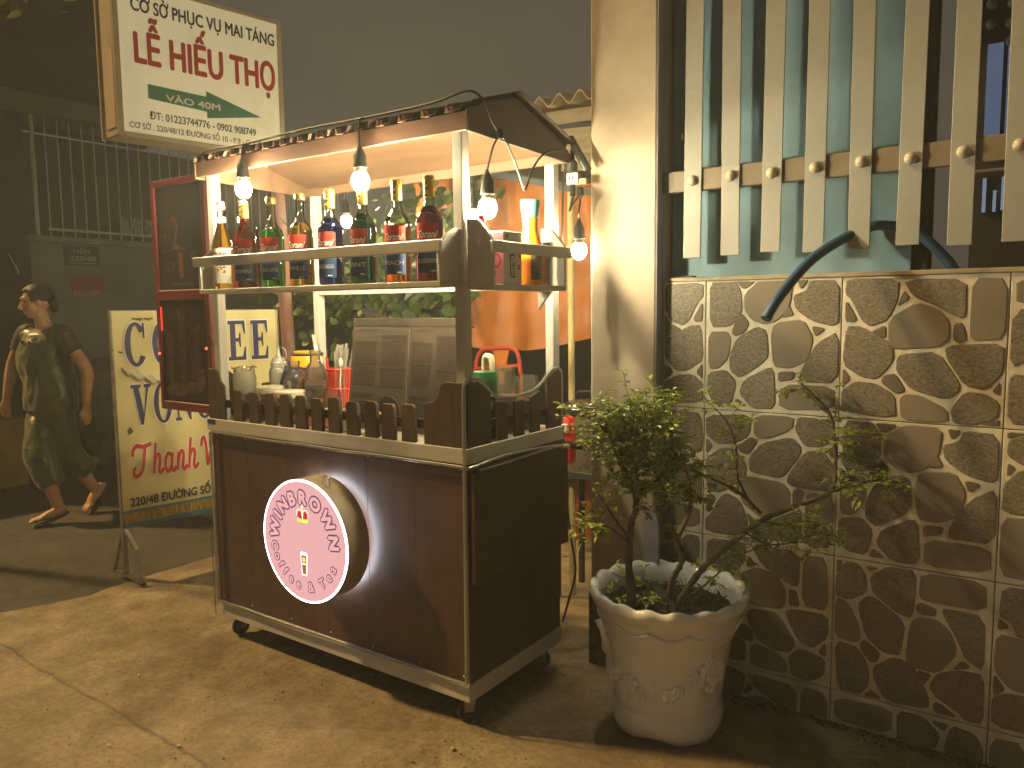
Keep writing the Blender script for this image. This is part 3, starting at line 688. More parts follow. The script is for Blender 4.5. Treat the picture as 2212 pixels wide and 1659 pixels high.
# castors
mrub = M("castor_rubber", (.045, .045, .05), .45, var=.2, scale=30); mzinc = M("castor_zinc", (.38, .39, .42), .38, metal=.8, var=.2, scale=30)
for (x, y, rz) in ((-.055, .062, 60), (-.050, .535, 25), (-1.355, .068, 80), (-1.355, .535, 40)):
    cs = MB().box(-.028, .028, -.028, .028, .0955, .0995)
    cs.lathe([(.015, .078), (.015, .0955)], n=12)
    cs.prism([(-.022, .082), (.022, .082), (.012, .035), (-.012 - .01, .035)], lambda a, b, d: (a, d, b), -.0165, -.0145).prism([(-.022, .082), (.022, .082), (.012, .035), (-.022, .035)], lambda a, b, d: (a, d, b), .0145, .0165)
    mt = Matrix.Translation((x, y, 0)) @ Matrix.Rotation(R(rz), 4, 'Z')
    c_ = cs.xf(mt).build("castor", mzinc, cart)
    wl = MB().lathe([(.012, -.012), (.034, -.012), (.039, -.007), (.040, 0), (.039, .007), (.034, .012), (.012, .012)], n=22).xf(mt @ Matrix.Translation((-.006, 0, .0405)) @ Matrix.Rotation(R(90), 4, 'X'))
    wl.build("wheel", mrub, c_)
# clear rope light, unlit, clipped along the edges
mrope = CLEAR("rope_light_pvc", (.80, .80, .76), .5, .12, .45)
rope = [(-.004, -.012, .2), (-.004, -.013, .175), (-.02, -.013, .1715)] + [(-.1 - i * .16, -.013 + .002 * math.sin(i), .1715 + .001 * math.sin(i * 2)) for i in range(8)] + [(-1.38, -.013, .172), (-1.402, -.012, .178), (-1.408, -.011, .2), (-1.408, -.010, .5), (-1.409, -.010, .88), (-1.404, -.011, .918), (-1.38, -.013, .9265)] \
    + [(-1.2 + i * .2, -.013, .9262 - .003 * math.sin(i * 1.7) ** 2) for i in range(6)] + [(-.02, -.013, .924), (.012, -.014, .922), (.018, .002, .922), (.0185, .06, .925), (.019, .16, .932), (.03, .26, .9345), (.034, .38, .930), (.035, .50, .920), (.036, .565, .912)]
MB().tube(spline(rope, 3), .0062, 8).build("rope_light", mrope, cart)
rope2 = [(-.003, -.0125, .21), (-.001, -.0125, .5), (.002, -.0135, .80), (.004, -.0155, .94), (.004, -.0155, 1.0), (.003, -.013, 1.15), (.004, -.010, 1.198), (.008, .004, 1.2155)] + [(.0, y, z + .0075) for y, z in curve_top[1:]] + [(.001, .607, 1.185), (.001, .607, 1.05), (.002, .607, .99)]
MB().tube(spline(rope2, 3), .0062, 8).build("rope_light", mrope, cart)
MB().tube([(.036, .545, .915), (.036, .60, .906)], .009, 8).build("rope_connector", M("connector_clear", (.55, .52, .42), .4), cart)
# thin chains hanging at the front corners
mch = M("chain_steel", (.30, .28, .26), .4, metal=.7)
for (x0, y0, z0, x1, z1) in ((-.0005, -.0065, .9, .006, .13), (-CL - .006, -.012, .50, -CL - .004, .09)):
    ch = MB(); n_ = int((z0 - z1) / .016)
    for i in range(n_):
        z = z0 - .016 * i; x = x0 + (x1 - x0) * i / n_
        ring = []
        for k in range(8):
            a = 2 * math.pi * k / 8
            q = (.0035 * math.cos(a), .0105 * math.sin(a))
            ring.append((x + (q[0] if i % 2 else 0), y0 - .004 + (0 if i % 2 else q[0]), z + q[1]))
        ch.tube(ring, .0011, 4, closed=True)
    ch.build("chain", mch, cart)

# ---- round lit sign on the front
sgn = thing("round_lightbox", "round pink lit sign with white rim on the cart's brown front", "sign", (-.672, -.03, .59))
DC, DR = (-.672, .592), .232
mpcas = M("sign_can_beige", (.40, .33, .24), .42, var=.1, scale=10, metal=.2)
def dmap(y): return lambda a, b: (DC[0] + a * DR, y, DC[1] + b * DR)
mt = Matrix.Translation((DC[0], 0, DC[1])) @ Matrix.Rotation(R(90), 4, 'X')      # local z -> -y
MB().lathe([(DR - .006, .022), (DR, .022), (DR, .126), (DR - .004, .128)], n=64, close=False).xf(mt).build("can", mpcas, sgn)
MB().lathe([(.001, .028), (DR - .006, .028)], n=48, close=False).xf(mt).build("back_plate", mpcas, sgn)
MB().lathe([(DR - .030, .020), (DR - .018, .020), (DR - .018, .023), (DR - .030, .023)], n=48, close=False).xf(mt).build("back_light", EM("led_cool_back", (.72, .84, 1.0), 22), sgn)
MB().lathe([(DR - .006, .1275), (DR + .001, .1275), (DR + .001, .131), (DR - .006, .132)], n=72, close=False).xf(mt).build("rim_light", EM("led_white_rim", (.93, .90, 1.0), 7.0), sgn)
MB().lathe([(.0005, .1315), (DR - .0055, .1315)], n=72, close=False).xf(mt).build("face", EM("sign_face_pink", (.66, .335, .33), .98), sgn)
for (x, z) in ((-.60, .822), (-.565, .815)):
    MB().box(x - .006, x + .006, -.10, -.088, z - .01, z + .026).build("hanger_clip", M("clip_tan", (.45, .36, .24), .5), sgn, bevel=.002)
mlo = EM("sign_letter_outline", (.13, .05, .09), 1.0); mli = EM("sign_letter_fill", (.69, .355, .345), 1.0)
def arc_text(letters, rad, hgt, inward, wide, bo=.135, bi=.048):
    for ch_, an in letters:
        a = R(an); c_, s_ = math.cos(a), math.sin(a)
        up = (c_, s_) if not inward else (-c_, -s_); rt = (up[1], -up[0])
        vs, fs, wd = text_geo(ch_, 0.0)
        for off, mm, y in ((bo, mlo, -.1323), (bi, mli, -.1331)):
            sc = hgt / .73; k = sc * wide
            mq = lambda a, b, y=y: dmap(y)(c_ * rad + rt[0] * a + up[0] * b, s_ * rad + rt[1] * a + up[1] * b)
            text_mb(vs, fs, off, mq, k, sc, -wd / 2 * k, -.365 * sc, .0003, .0002).build("letter", mm, sgn, smooth=False, fixn=False, merge=False)
arc_text(list(zip("WINBROWN", (170, 150, 132, 111, 89, 65, 36, 7))), .72, .215, False, 1.05)
arc_text(list(zip("Coffee", (194, 208, 220, 231, 244, 258))) + [("&", 281)] + list(zip("Tea", (304, 319, 333))), .735, .165, True, 1.0, .10, .022)
# crown emblem and the cup emblem (flat print)
dm = dmap(-.1333); dm2 = dmap(-.1338); dm3 = dmap(-.1343)
cx_, cy_ = .0, .43
put_polys("crown_base", [[(cx_ - .12, cy_ - .12), (cx_ + .12, cy_ - .12), (cx_ + .135, cy_ - .06), (cx_ - .135, cy_ - .06)]], dm2, EM("crown_yellow", (.72, .80, .12), 1.0), sgn)
put_polys("crown_cap", [ell(cx_, cy_ + .0, .125, .075, 20)], dm, EM("crown_red", (.50, .03, .03), 1.0), sgn)
arcs = []
for ox, rx in ((-.075, .075), (.075, .075)):
    arcs += ring_polys(cx_ + ox, cy_ + .01, rx, .09, .02, .02, 14, -20, 200)
arcs += [[(cx_ - .012, cy_ - .06), (cx_ + .012, cy_ - .06), (cx_ + .012, cy_ + .12), (cx_ - .012, cy_ + .12)], [(cx_ - .03, cy_ + .125), (cx_ + .03, cy_ + .125), (cx_ + .03, cy_ + .145), (cx_ - .03, cy_ + .145)], [(cx_ - .01, cy_ + .12), (cx_ + .01, cy_ + .12), (cx_ + .01, cy_ + .18), (cx_ - .01, cy_ + .18)]]
put_polys("crown_bands", arcs, dm2, EM("crown_pale", (.80, .85, .55), 1.0), sgn)
put_polys("cup_outline", [[(-.085, -.20), (.085, -.20), (.06, -.56), (-.06, -.56)]], dm, EM("cup_white", (1, 1, 1), 1.5), sgn)
put_polys("cup_drink", [[(-.066, -.225), (.066, -.225), (.058, -.36), (-.058, -.36)], [(-.055, -.38), (.055, -.38), (.044, -.54), (-.044, -.54)]], dm2, EM("cup_brown", (.30, .13, .03), 1.0), sgn)
put_polys("cup_dot", [ell(0, -.30, .038, .045, 16)], dm3, EM("cup_yellow", (.95, .72, .12), 1.0), sgn)
put_polys("cup_froth", [ell(-.03, -.20, .05, .03, 12), ell(.035, -.20, .045, .028, 12)], dm2, EM("cup_white", (1, 1, 1), 1.5), sgn)

# ---- red framed menu board at the cart's left end
mred = M("board_red_frame", (.17, .018, .018), .38, var=.15, scale=12, coat=.3)
bd = thing("red_menu_board", "tall black menu board in a red frame at the cart's left end", "menu board", (-1.64, .045, 1.0))
X0, X1, Z0, Z1 = -1.845, -1.437, .995, 2.038
for a in ((X0, X0 + .026, Z0, Z1), (X1 - .026, X1, Z0, Z1)): MB().box(a[0], a[1], .03, .062, a[2], a[3]).build("frame_side", mred, bd, bevel=.003)
for a in ((Z0, Z0 + .04), (Z1 - .03, Z1), (1.50, 1.545)): MB().box(X0 + .0265, X1 - .0265, .0305, .0615, a[0], a[1]).build("frame_rail", mred, bd, bevel=.003)
mblk = M("blackboard", (.022, .020, .018), .42, var=.3, scale=6, dirt=(.05, .045, .04), dirt_amt=.5)
MB().box(X0 + .0268, X1 - .0268, .040, .050, 1.5455, Z1 - .0305).build("blackboard", mblk, bd)
ph = MB().box(X0 + .0268, X1 - .0268, .040, .050, Z0 + .0405, 1.4995).build("photo_panel", M("photo_dark", (.028, .012, .010), .3, var=.6, scale=7), bd)
mchk = M("chalk_orange", (.14, .055, .04), .9); mchk2 = M("chalk_white", (.13, .12, .10), .9)
bm_ = lambda a, b: (X0 + a, .0385, b)
put_text("chalk_mark", "2", (.14, 1.725, .20, 1.88), bm_, mchk, bd); put_text("chalk_mark", "LY", (.05, 1.76, .11, 1.80), bm_, mchk2, bd)
put_text("chalk_mark", "1", (.19, 1.60, .225, 1.72), bm_, mchk, bd); put_text("chalk_mark", "LY", (.10, 1.63, .165, 1.675), bm_, mchk2, bd)
put_text("chalk_mark", "0", (.285, 1.65, .32, 1.715), bm_, mchk2, bd)
put_polys("chalk_line", stroke([(.06, 1.72), (.2, 1.728), (.24, 1.725)], .005), bm_, mchk2, bd)
put_polys("small_print", [[(.12 + .014 * i, 1.566), (.129 + .014 * i, 1.566), (.129 + .014 * i, 1.576), (.12 + .014 * i, 1.576)] for i in range(13)], bm_, mchk2, bd)
mgl = M("photo_glasses", (.075, .035, .028), .3, var=.6, scale=14); mgl2 = M("photo_pale", (.12, .07, .055), .3, var=.5, scale=20)
pm_ = lambda a, b: (X0 + a, .0388, b)
put_polys("photo_glass", [[(.055, 1.35), (.115, 1.35), (.10, 1.12), (.07, 1.12)], [(.15, 1.46), (.215, 1.46), (.20, 1.11), (.165, 1.11)], [(.24, 1.34), (.32, 1.40), (.31, 1.14), (.25, 1.14)]], pm_, mgl, bd)
put_polys("photo_tray", [ell(.13, 1.09, .09, .03, 16), ell(.26, 1.105, .07, .028, 16)], pm_, mgl2, bd)
put_polys("photo_tag", [[(.285, 1.10), (.35, 1.115), (.345, 1.195), (.285, 1.185)]], lambda a, b: (X0 + a, .0382, b), mgl2, bd)
mled = EM("led_red", (1.0, .06, .03), 5)
for z in (1.285, 1.245): MB().lathe([(.006, 0), (.006, .003), (.003, .006), (.0004, .007)], n=10).xf(Matrix.Translation((X1 - .04 + .02 * (z < 1.26), .0388, z)) @ Matrix.Rotation(R(90), 4, 'X')).build("led", mled, bd)
MB().lathe([(.006, 0), (.006, .003), (.003, .006), (.0004, .007)], n=10).xf(Matrix.Translation((X0 + .013, .0295, 1.255)) @ Matrix.Rotation(R(90), 4, 'X')).build("led", mled, bd)
MB().box(X0 + .0268, X0 + .032, .0345, .0395, 1.36, 1.47).build("led_strip", EM("led_red_strip", (.9, .05, .03), 1.0), bd)
MB().box(-1.4365, -1.4205, .04, .052, 1.3, 1.32).build("mount", mwhite, bd)
# ================================================================== STRING LIGHTS
mblackp = M("black_plastic", (.030, .030, .028), .45, var=.2, scale=30)
mcable = M("black_cable", (.022, .022, .021), .5, var=.2, scale=40)
MBULB = EM("bulb_glow", (1.0, .845, .50), 980.0)
MBULB3 = EM("bulb_glow_pillar", (1.0, .845, .50), 420.0)
MBULB2 = EM("bulb_glow_far", (1.0, .845, .50), 230.0)
mbase = M("bulb_white_base", (.75, .72, .66), .4, var=.05)
def bulb(label, c, top, tilt=None, r=.030):
    """bulb centred at c, socket above, cord up through the points top"""
    t = thing("light_bulb", label, "light bulb", c, 0, "string light bulbs")
    x, y, z = c
    gl = [(.0003, -r * 1.12), (r * .45, -r * 1.02), (r * .8, -r * .66), (r * .98, -r * .15), (r, r * .2), (r * .9, r * .62), (r * .7, r * .92)]
    MB().lathe(gl, c, 20, close=True).build("globe", (MBULB3 if y > .5 else MBULB) if y < 1 else MBULB2, t)
    MB().lathe([(r * .72, r * .93), (r * .62, r * 1.25), (r * .52, r * 1.5)], c, 16).build("bulb_base", mbase, t)
    MB().lathe([(r * .60, r * 1.51), (r * .80, r * 1.53), (r * .80, r * 2.0), (r * .74, r * 2.1), (r * .74, r * 2.9), (r * .60, r * 3.2), (r * .26, r * 3.9), (.0045, r * 4.25)], c, 16).build("socket", mblackp, t)
    MB().tube(spline([(x, y, z + r * 4.2)] + [tuple(p) for p in top], 5), .0038, 6).build("cord", mcable, t)
    return t
bulb("glowing bulb hanging before the pink-red and yellow syrup bottles at left", (-1.035, -.060, 1.917), [(-1.037, -.058, 2.05), (-1.04, -.050, 2.085), (-1.04, -.03, 2.094)])
bulb("glowing bulb hanging at the middle of the cart's front eave", (-.393, -.060, 1.884), [(-.394, -.060, 2.03), (-.395, -.054, 2.09), (-.395, -.03, 2.10)])
bulb("glowing bulb hanging at the cart's right gable above the tea carton", (.024, .106, 1.776), [(.040, .098, 1.93), (.060, .092, 1.968), (.071, .100, 1.996)])
bulb("glowing bulb hanging against the cream pillar's left edge", (.034, .690, 1.668), [(.058, .645, 1.80), (.075, .628, 1.85), (.080, .622, 1.872)])
bulb("small far bulb seen behind the red syrup bottle's neck", (-2.02, 1.40, 1.985), [(-2.02, 1.40, 2.2), (-2.0, 1.38, 2.36)], r=.034)
bulb("small far bulb between the green and amber syrup bottles' necks", (-1.95, 1.74, 1.995), [(-1.95, 1.74, 2.2), (-1.93, 1.72, 2.42)], r=.030)
bulb("small far bulb beside the cart's front right post", (-1.02, 1.38, 1.93), [(-1.02, 1.38, 2.1), (-1.01, 1.36, 2.34)], r=.034)
cb = MB().tube(spline([(-1.55, .05, 2.09), (-1.30, -.035, 2.10), (-1.04, -.035, 2.097), (-.72, -.035, 2.105), (-.395, -.033, 2.102), (-.1, -.03, 2.105), (.03, .0, 2.13), (.068, .034, 2.10), (.072, .07, 2.046), (.073, .112, 2.010)], 6), .004, 6)
cb.tube(spline([(.073, .112, 2.010), (.072, .156, 1.985), (.071, .209, 1.921), (.070, .244, 1.866), (.072, .252, 1.850), (.074, .262, 1.858), (.071, .307, 1.927), (.071, .373, 1.984), (.071, .445, 2.010), (.06, .52, 2.022), (.04, .60, 2.025), (.045, .62, 2.0)], 6), .004, 6)
cb.tube(spline([(.07, .50, 2.018), (.022, .612, 2.01), (.0, .625, 1.90), (-.002, .622, 1.74), (-.016, .622, 1.635), (-.03, .63, 1.5), (-.03, .64, 1.2), (-.02, .64, 1.0)], 5), .004, 6)
cb.tube(spline([(.055, .62, 1.895), (.04, .62, 1.84), (.032, .62, 1.815), (.045, .62, 1.838), (.078, .62, 1.872)], 5), .004, 6)
cb.lathe([(.006, -.018), (.012, -.012), (.013, .012), (.006, .02)], (.073, .112, 2.008), 8)
cb.lathe([(.006, -.02), (.013, -.012), (.013, .014), (.006, .02)], (.08, .62, 1.882), 8)
o = cb.build("string_light_cable", mcable); one(o, "black string light cable looped along the cart's eave and right gable", "cable")
cb = MB().tube(arc((-2.60, 1.36, 2.42), (-1.0, 1.36, 2.36), .06), .004, 5).tube(arc((-2.60, 1.36, 2.43), (-1.9, 1.72, 2.45), .02), .004, 5).tube(arc((-1.38, .56, 2.02), (-2.58, 1.35, 2.05), .10), .003, 5)
o = cb.build("string_light_cable", mcable); one(o, "thin cable strung between the painted pole and the shed behind the cart", "cable")
# outlet, plug and black tube hanging between cart and pillar
t = thing("power_outlet", "white power outlet block with black plugs between cart and pillar", "outlet", (.055, .62, 1.92))
ob = MB().box(.030, .080, .60, .63, 1.912, 1.955).build("outlet_body", M("outlet_white", (.66, .64, .60), .4), t, bevel=.003)
for dx in (.042, .056): MB().box(dx, dx + .006, .5985, .5999, 1.928, 1.942).build("socket_hole", mblackp, ob)
MB().lathe([(.004, .075), (.009, .06), (.012, .03), (.021, .02), (.022, -.012), (.016, -.02)], (.047, .614, 1.975), 12).build("plug", mblackp, t)
MB().tube([(.040, .612, 1.975), (.026, .612, 1.985), (.016, .612, 2.01)], [.013, .010, .005], 8).build("plug", mblackp, t)
MB().box(.083, .116, .602, .628, 1.908, 1.930).build("wood_block", M("raw_wood", (.42, .33, .20), .7, var=.2), t, bevel=.002)
MB().lathe([(.011, -.03), (.011, .012)], (.05, .615, 1.90), 8).build("plug", mblackp, t)
o = MB().tube([(.038, .612, 2.09), (.041, .612, 2.086), (.119, .612, 1.958), (.121, .612, 1.955)], [.004, .0155, .0155, .004], 12).build("black_tube", M("black_tube_gloss", (.035, .035, .033), .25, var=.1))
one(o, "short black tube leaning from the cart roof to the pillar", "tube")
o = MB().tube(spline([(-.01, .635, .98), (.0, .64, .70), (.03, .63, .52), (.055, .62, .40), (.03, .61, .28), (.0, .61, .18)], 6), .0045, 6).build("power_cord", mcable, cart)

# ================================================================== BOTTLES
mgold = M("gold_foil", (.75, .52, .12), .28, metal=.9, var=.1, scale=30)
mlabred = M("label_red", (.52, .040, .025), .5, var=.08); mlabblue = M("label_blue", (.035, .085, .20), .5, var=.1)
mlabyel = M("label_yellow", (.70, .42, .04), .5); mprint = M("print_white", (.85, .82, .76), .5, var=.03)
mlabcream = M("label_cream", (.74, .70, .60), .5, var=.06); mprintdk = M("print_dark", (.12, .05, .04), .5)
mneck = CLEAR("clear_glass_neck", (.86, .88, .80), .35, .03)
def wrap(c, r, a_mid, z0):
    """map (arc length, height) onto the front of a bottle of radius r"""
    return lambda a, b: (c[0] + r * math.cos(a_mid + a / r), c[1] + r * math.sin(a_mid + a / r), z0 + b)
def label_patch(name, c, r, a_mid, half, z0, z1, mat, parent, n=14):
    mb = MB(); vs = []; fs = []
    for i in range(n + 1):
        a = a_mid - half + 2 * half * i / n
        for z in (z0, z1): vs.append((c[0] + r * math.cos(a), c[1] + r * math.sin(a), z))
    for i in range(n): fs.append((2 * i, 2 * i + 2, 2 * i + 3, 2 * i + 1))
    return mb.add(vs, fs).build(name, mat, parent, fixn=False)
SH = 1.5365
def syrup(x, liq, label, word, level, foil=True, turn=0.0, y=-.052, dark=False):
    c = (x, y, SH); b = thing("syrup_bottle", label, "bottle", c, 0, "syrup bottles on the cart's front shelf")
    r = .0445
    body = [(.0005, .004), (r * .85, .0), (r * .97, .004), (r, .012), (r, .190), (r * .97, .201), (r * .86, .215), (r * .64, .228), (r * .47, .238), (.0168, .250)]
    full = body + [(.0155, .280), (.0155, .318)]
    lv = []
    for (ra, za), (rb, zb) in zip(full[:-1], full[1:]):
        lv.append((ra, za))
        if za <= level < zb:
            k = (level - za) / (zb - za); lv.append((ra + (rb - ra) * k, level)); lv.append((.0005, level)); break
    MB().lathe(lv, c, 32).build("liquid", liq, b)
    gp_ = [q for q in full if q[1] > level]
    rr = lv[-2][0]
    MB().lathe([(rr, level)] + gp_, c, 28, close=False).build("neck_glass", mneck, b)
    top = .328
    if foil: MB().lathe([(.0176, .272), (.0182, .275), (.0180, .318), (.0190, .319), (.0190, .334), (.0172, .338), (.0005, .338)], c, 22).build("gold_cap", mgold, b)
    else: MB().lathe([(.0182, .314), (.0190, .316), (.0190, .334), (.0172, .338), (.0005, .338)], c, 22).build("gold_cap", mgold, b)
    am = math.atan2(-2.0 - y, 1.58 - x) + R(-14) + turn
    rl = r + .0006
    label_patch("label_red", c, rl, am, R(54), SH + .118, SH + .186, mlabred, b)
    label_patch("label_blue", c, rl, am, R(54), SH + .026, SH + .102, mlabblue, b)
    label_patch("label_yellow", c, rl + .0004, am + R(14), R(38), SH + .094, SH + .112, mlabyel, b)
    mp = wrap(c, rl + .0008, am, SH)
    put_text("lettering", "Torani", (-.036, .138, .036, .162), mp, mprint, b, offset=.03, shear=.5)
    if word: put_text("lettering", word, (-.034, .058, .034, .073), mp, mprint, b, offset=.01)
    put_polys("lettering", [[(.012, .031), (.028, .031), (.028, .035), (.012, .035)]], mp, mprint, b)
    return b
def LIQ(n_, c): return GLASS("syrup_" + n_, c, .0, 1.36)
def DLIQ(n_, c): return M("syrup_" + n_, c, .06, var=.1, spec=.6, coat=.6)
syrup(-1.053, LIQ("red", (1.0, .11, .10)), "red strawberry syrup bottle with gold foil neck on front shelf", "STRAWBERRY", .270)
syrup(-.885, LIQ("green", (.20, .78, .20)), "bright green apple syrup bottle with clear empty neck on front shelf", "GREEN APPLE", .222, foil=False, turn=R(-8))
syrup(-.720, LIQ("amber", (1.0, .64, .20)), "amber syrup bottle with clear empty neck before the rear left post", "VANILLE", .232, foil=False, turn=R(-14))
syrup(-.560, LIQ("blue", (.08, .11, .70)), "blue curacao syrup bottle with gold foil neck on front shelf", "BLUE CURACAO", .236, turn=R(-18))
syrup(-.396, LIQ("darkgreen", (.06, .18, .15)), "dark green syrup bottle under the middle bulb on front shelf", "MINT", .240, turn=R(-20))
syrup(-.234, LIQ("peach", (1.0, .38, .10)), "orange-red peach syrup bottle, second from the front right post", "PEACH", .190, turn=R(-8))
syrup(-.093, LIQ("black", (.16, .05, .08)), "near-black berry syrup bottle closest to the front right post", "BLUEBERRY", .242, turn=R(2))
# the yellow-orange bottle of another make at the left end
c = (-1.200, -.052, SH); b = thing("syrup_bottle", "yellow-orange syrup bottle with cream label and white neck, leftmost on shelf", "bottle", c, 0, "syrup bottles on the cart's front shelf")
MB().lathe([(.0005, .003), (.036, .0), (.040, .005), (.041, .02), (.041, .15), (.040, .17), (.034, .20), (.026, .228), (.0185, .25), (.0175, .262), (.0005, .262)], c, 32).build("liquid", LIQ("orange", (1.0, .55, .05)), b)
MB().lathe([(.0175, .2625), (.0150, .285), (.0145, .318)], c, 24, close=False).build("neck_glass", mneck, b)
label_patch("neck_label", c, .0182, math.atan2(-2 + .05, 1.58 + 1.2), R(75), SH + .266, SH + .288, mlabcream, b)
MB().lathe([(.0155, .318), (.016, .319), (.016, .336), (.0005, .336)], c, 20).build("cap", M("cap_cream", (.72, .62, .5), .4), b)
MB().lathe([(.0163, .3365), (.0163, .345), (.014, .349), (.0005, .349)], c, 20).build("cap_band", M("cap_red", (.5, .05, .04), .4), b)
am = math.atan2(-2 + .052, 1.58 + 1.2) + R(-10)
label_patch("label_cream", c, .0416, am, R(56), SH + .022, SH + .162, mlabcream, b)
mp = wrap(c, .0422, am, SH)
put_text("lettering", "MONIN", (-.031, .134, .031, .148), mp, mprintdk, b, offset=.01)
put_polys("fruit_print", [ell(-.012 + .012 * i, .075 + .006 * math.sin(i * 2), .005, .006, 10) for i in range(3)], mp, M("print_orange", (.6, .22, .03), .5), b)
put_polys("leaf_print", [ell(-.004 + .014 * i, .086, .007, .0028, 8) for i in range(2)] + [ell(.01, .066, .007, .0028, 8)], mp, M("print_leaf", (.10, .16, .05), .5), b)
put_polys("small_print", [[(-.025, .034 + .005 * i), (.022, .034 + .005 * i), (.022, .036 + .005 * i), (-.025, .036 + .005 * i)] for i in range(4)], mp, M("print_grey", (.45, .42, .36), .5), b)
# things standing behind the row
c = (-1.145, .01 + .035, SH); b = thing("green_bottle", "small green bottle half hidden behind the leftmost syrup bottles", "bottle", (-1.20, .30, 1.0))
c2 = (-1.245, .052, SH)
o = MB().lathe([(.0005, .002), (.024, 0), (.025, .01), (.025, .15), (.012, .19), (.010, .235), (.0005, .236)], (-1.135, .028 - .055, SH), 20)
b.location = (-1.127, -.018, SH); WM[b] = Matrix.Translation(b.location)
MB().lathe([(.0005, .002), (.020, 0), (.021, .01), (.021, .18), (.012, .225), (.010, .262), (.0005, .263)], (-1.127, -.018, SH), 20).build("liquid", LIQ("vividgreen", (.12, .75, .08)), b)
MB().lathe([(.0105, .2635), (.0105, .285), (.0005, .287)], (-1.127, -.018, SH), 16).build("cap", mprint, b)
o = MB().lathe([(.0005, .002), (.024, 0), (.026, .01), (.030, .21), (.030, .236)], (-.972, -.022, SH), 22, close=False).build("tall_glass", CLEAR("drinking_glass", (.85, .86, .80), .6, .03))
one(o, "tall empty glass standing between the red and green syrup bottles", "glass")

# ---- side shelf: tea carton, red bottle, orange juice
t = thing("tea_carton", "pink and white tea carton on the cart's side shelf", "carton", (.055, .20, 1.5265))
mctn = M("carton_white", (.70, .64, .58), .45, var=.06, scale=10); mpink = M("carton_pink", (.72, .28, .30), .45, var=.12, scale=18)
MB().box(.012, .092, .098, .205, 1.5268, 1.7).build("box", mctn, t, bevel=.002)
MB().box(.0115, .0925, .0968, .0978, 1.5275, 1.695).build("front_print", mpink, t)
fm = lambda a, b: (a, .0962, b)
put_polys("fruit_print", [ell(.062, 1.605, .022, .026, 20)], fm, M("print_magenta", (.55, .03, .09), .5), t); put_polys("fruit_print", [ell(.064, 1.605, .013, .016, 18)], lambda a, b: (a, .0957, b), mpink, t)
sm = lambda a, b: (.0928, a, b)
nm = lambda a, b: (.0936, .135 + a * .25 - (b) * 0 + .02, 1.555 + b)
mgrey = M("print_blackgrey", (.06, .07, .07), .5)
put_polys("logo_panel", [[(.133, 1.552), (.163, 1.548), (.163, 1.632), (.133, 1.625)]], sm, mgrey, t)
vs_, fs_, wd_ = text_geo("NESTEA", .02)
MB().add([(.0935, .158 - y * .027, 1.556 + x * .066 / wd_) for x, y in vs_], fs_).build("lettering", mprint, t, smooth=False, fixn=False, merge=False)
put_polys("leaf_logo", [ell(.128, 1.632, .010, .005, 10), ell(.142, 1.642, .008, .006, 10), ell(.137, 1.620, .009, .005, 10)], sm, M("print_leafgreen", (.07, .20, .09), .5), t)
put_polys("fruit_print", [ell(.19, 1.625, .008, .012, 12), ell(.185, 1.585, .007, .01, 12)], sm, M("print_rose", (.5, .12, .1), .5), t)
put_polys("fruit_print", [ell(.12, 1.685, .007, .010, 12)], sm, M("print_leafgreen", (.07, .20, .09), .5), t)
put_polys("leaf_logo", [ell(.045, 1.55, .012, .007, 10), ell(.056, 1.562, .007, .01, 10)], fm, M("print_leafgreen", (.07, .20, .09), .5), t)
c = (.05, .062, 1.5265); b = thing("red_bottle", "red-capped bottle behind the tea carton on the side shelf", "bottle", (.018, .068, 1.5265))
MB().lathe([(.0005, .0), (.016, 0), (.017, .01), (.017, .13), (.011, .17), (.011, .2), (.0005, .2)], (.022, .075, 1.5268), 18).build("body", M("bottle_red", (.5, .05, .03), .3), b)
MB().lathe([(.0125, .2005), (.0125, .225), (.0005, .227)], (.022, .075, 1.5268), 16).build("cap", M("bottle_cap_red", (.55, .03, .03), .35), b)
c = (.052, .318, 1.5268); b = thing("juice_bottle", "orange juice bottle with fluted teal cap on the side shelf", "bottle", c)
MB().lathe([(.0005, .002), (.038, .0), (.042, .006), (.043, .03), (.043, .09), (.042, .125), (.036, .155), (.027, .185), (.0245, .205), (.0265, .213), (.0245, .22), (.0265, .228), (.025, .236), (.0005, .236)], c, 32).build("body", M("juice_orange", (.80, .22, .012), .22, var=.08, scale=14, coat=.5, sss=.2), b)
MB().lathe([(.0275, .2365), (.029, .24), (.034, .292), (.033, .296), (.0005, .297)], c, 40, wob=lambda i, a, r, z: (r + (.0008 * math.cos(a * 20) if 0 < i < 3 else 0), z)).build("cap", M("cap_teal", (.10, .36, .31), .4, var=.08), b)
label_patch("label", c, .0438, math.atan2(-2.3, 1.55) + R(40), R(38), 1.545, 1.635, M("label_darkbrown", (.08, .05, .04), .5, var=.5, scale=60), b)
o = MB().lathe([(.0005, .002), (.022, .0), (.024, .01), (.027, .14), (.027, .155)], (.058, .41, 1.5268), 20, close=False).build("steel_tumbler", M("steel", (.55, .55, .55), .22, metal=1.0))
one(o, "shiny steel tumbler beside the juice bottle on the side shelf", "tumbler")

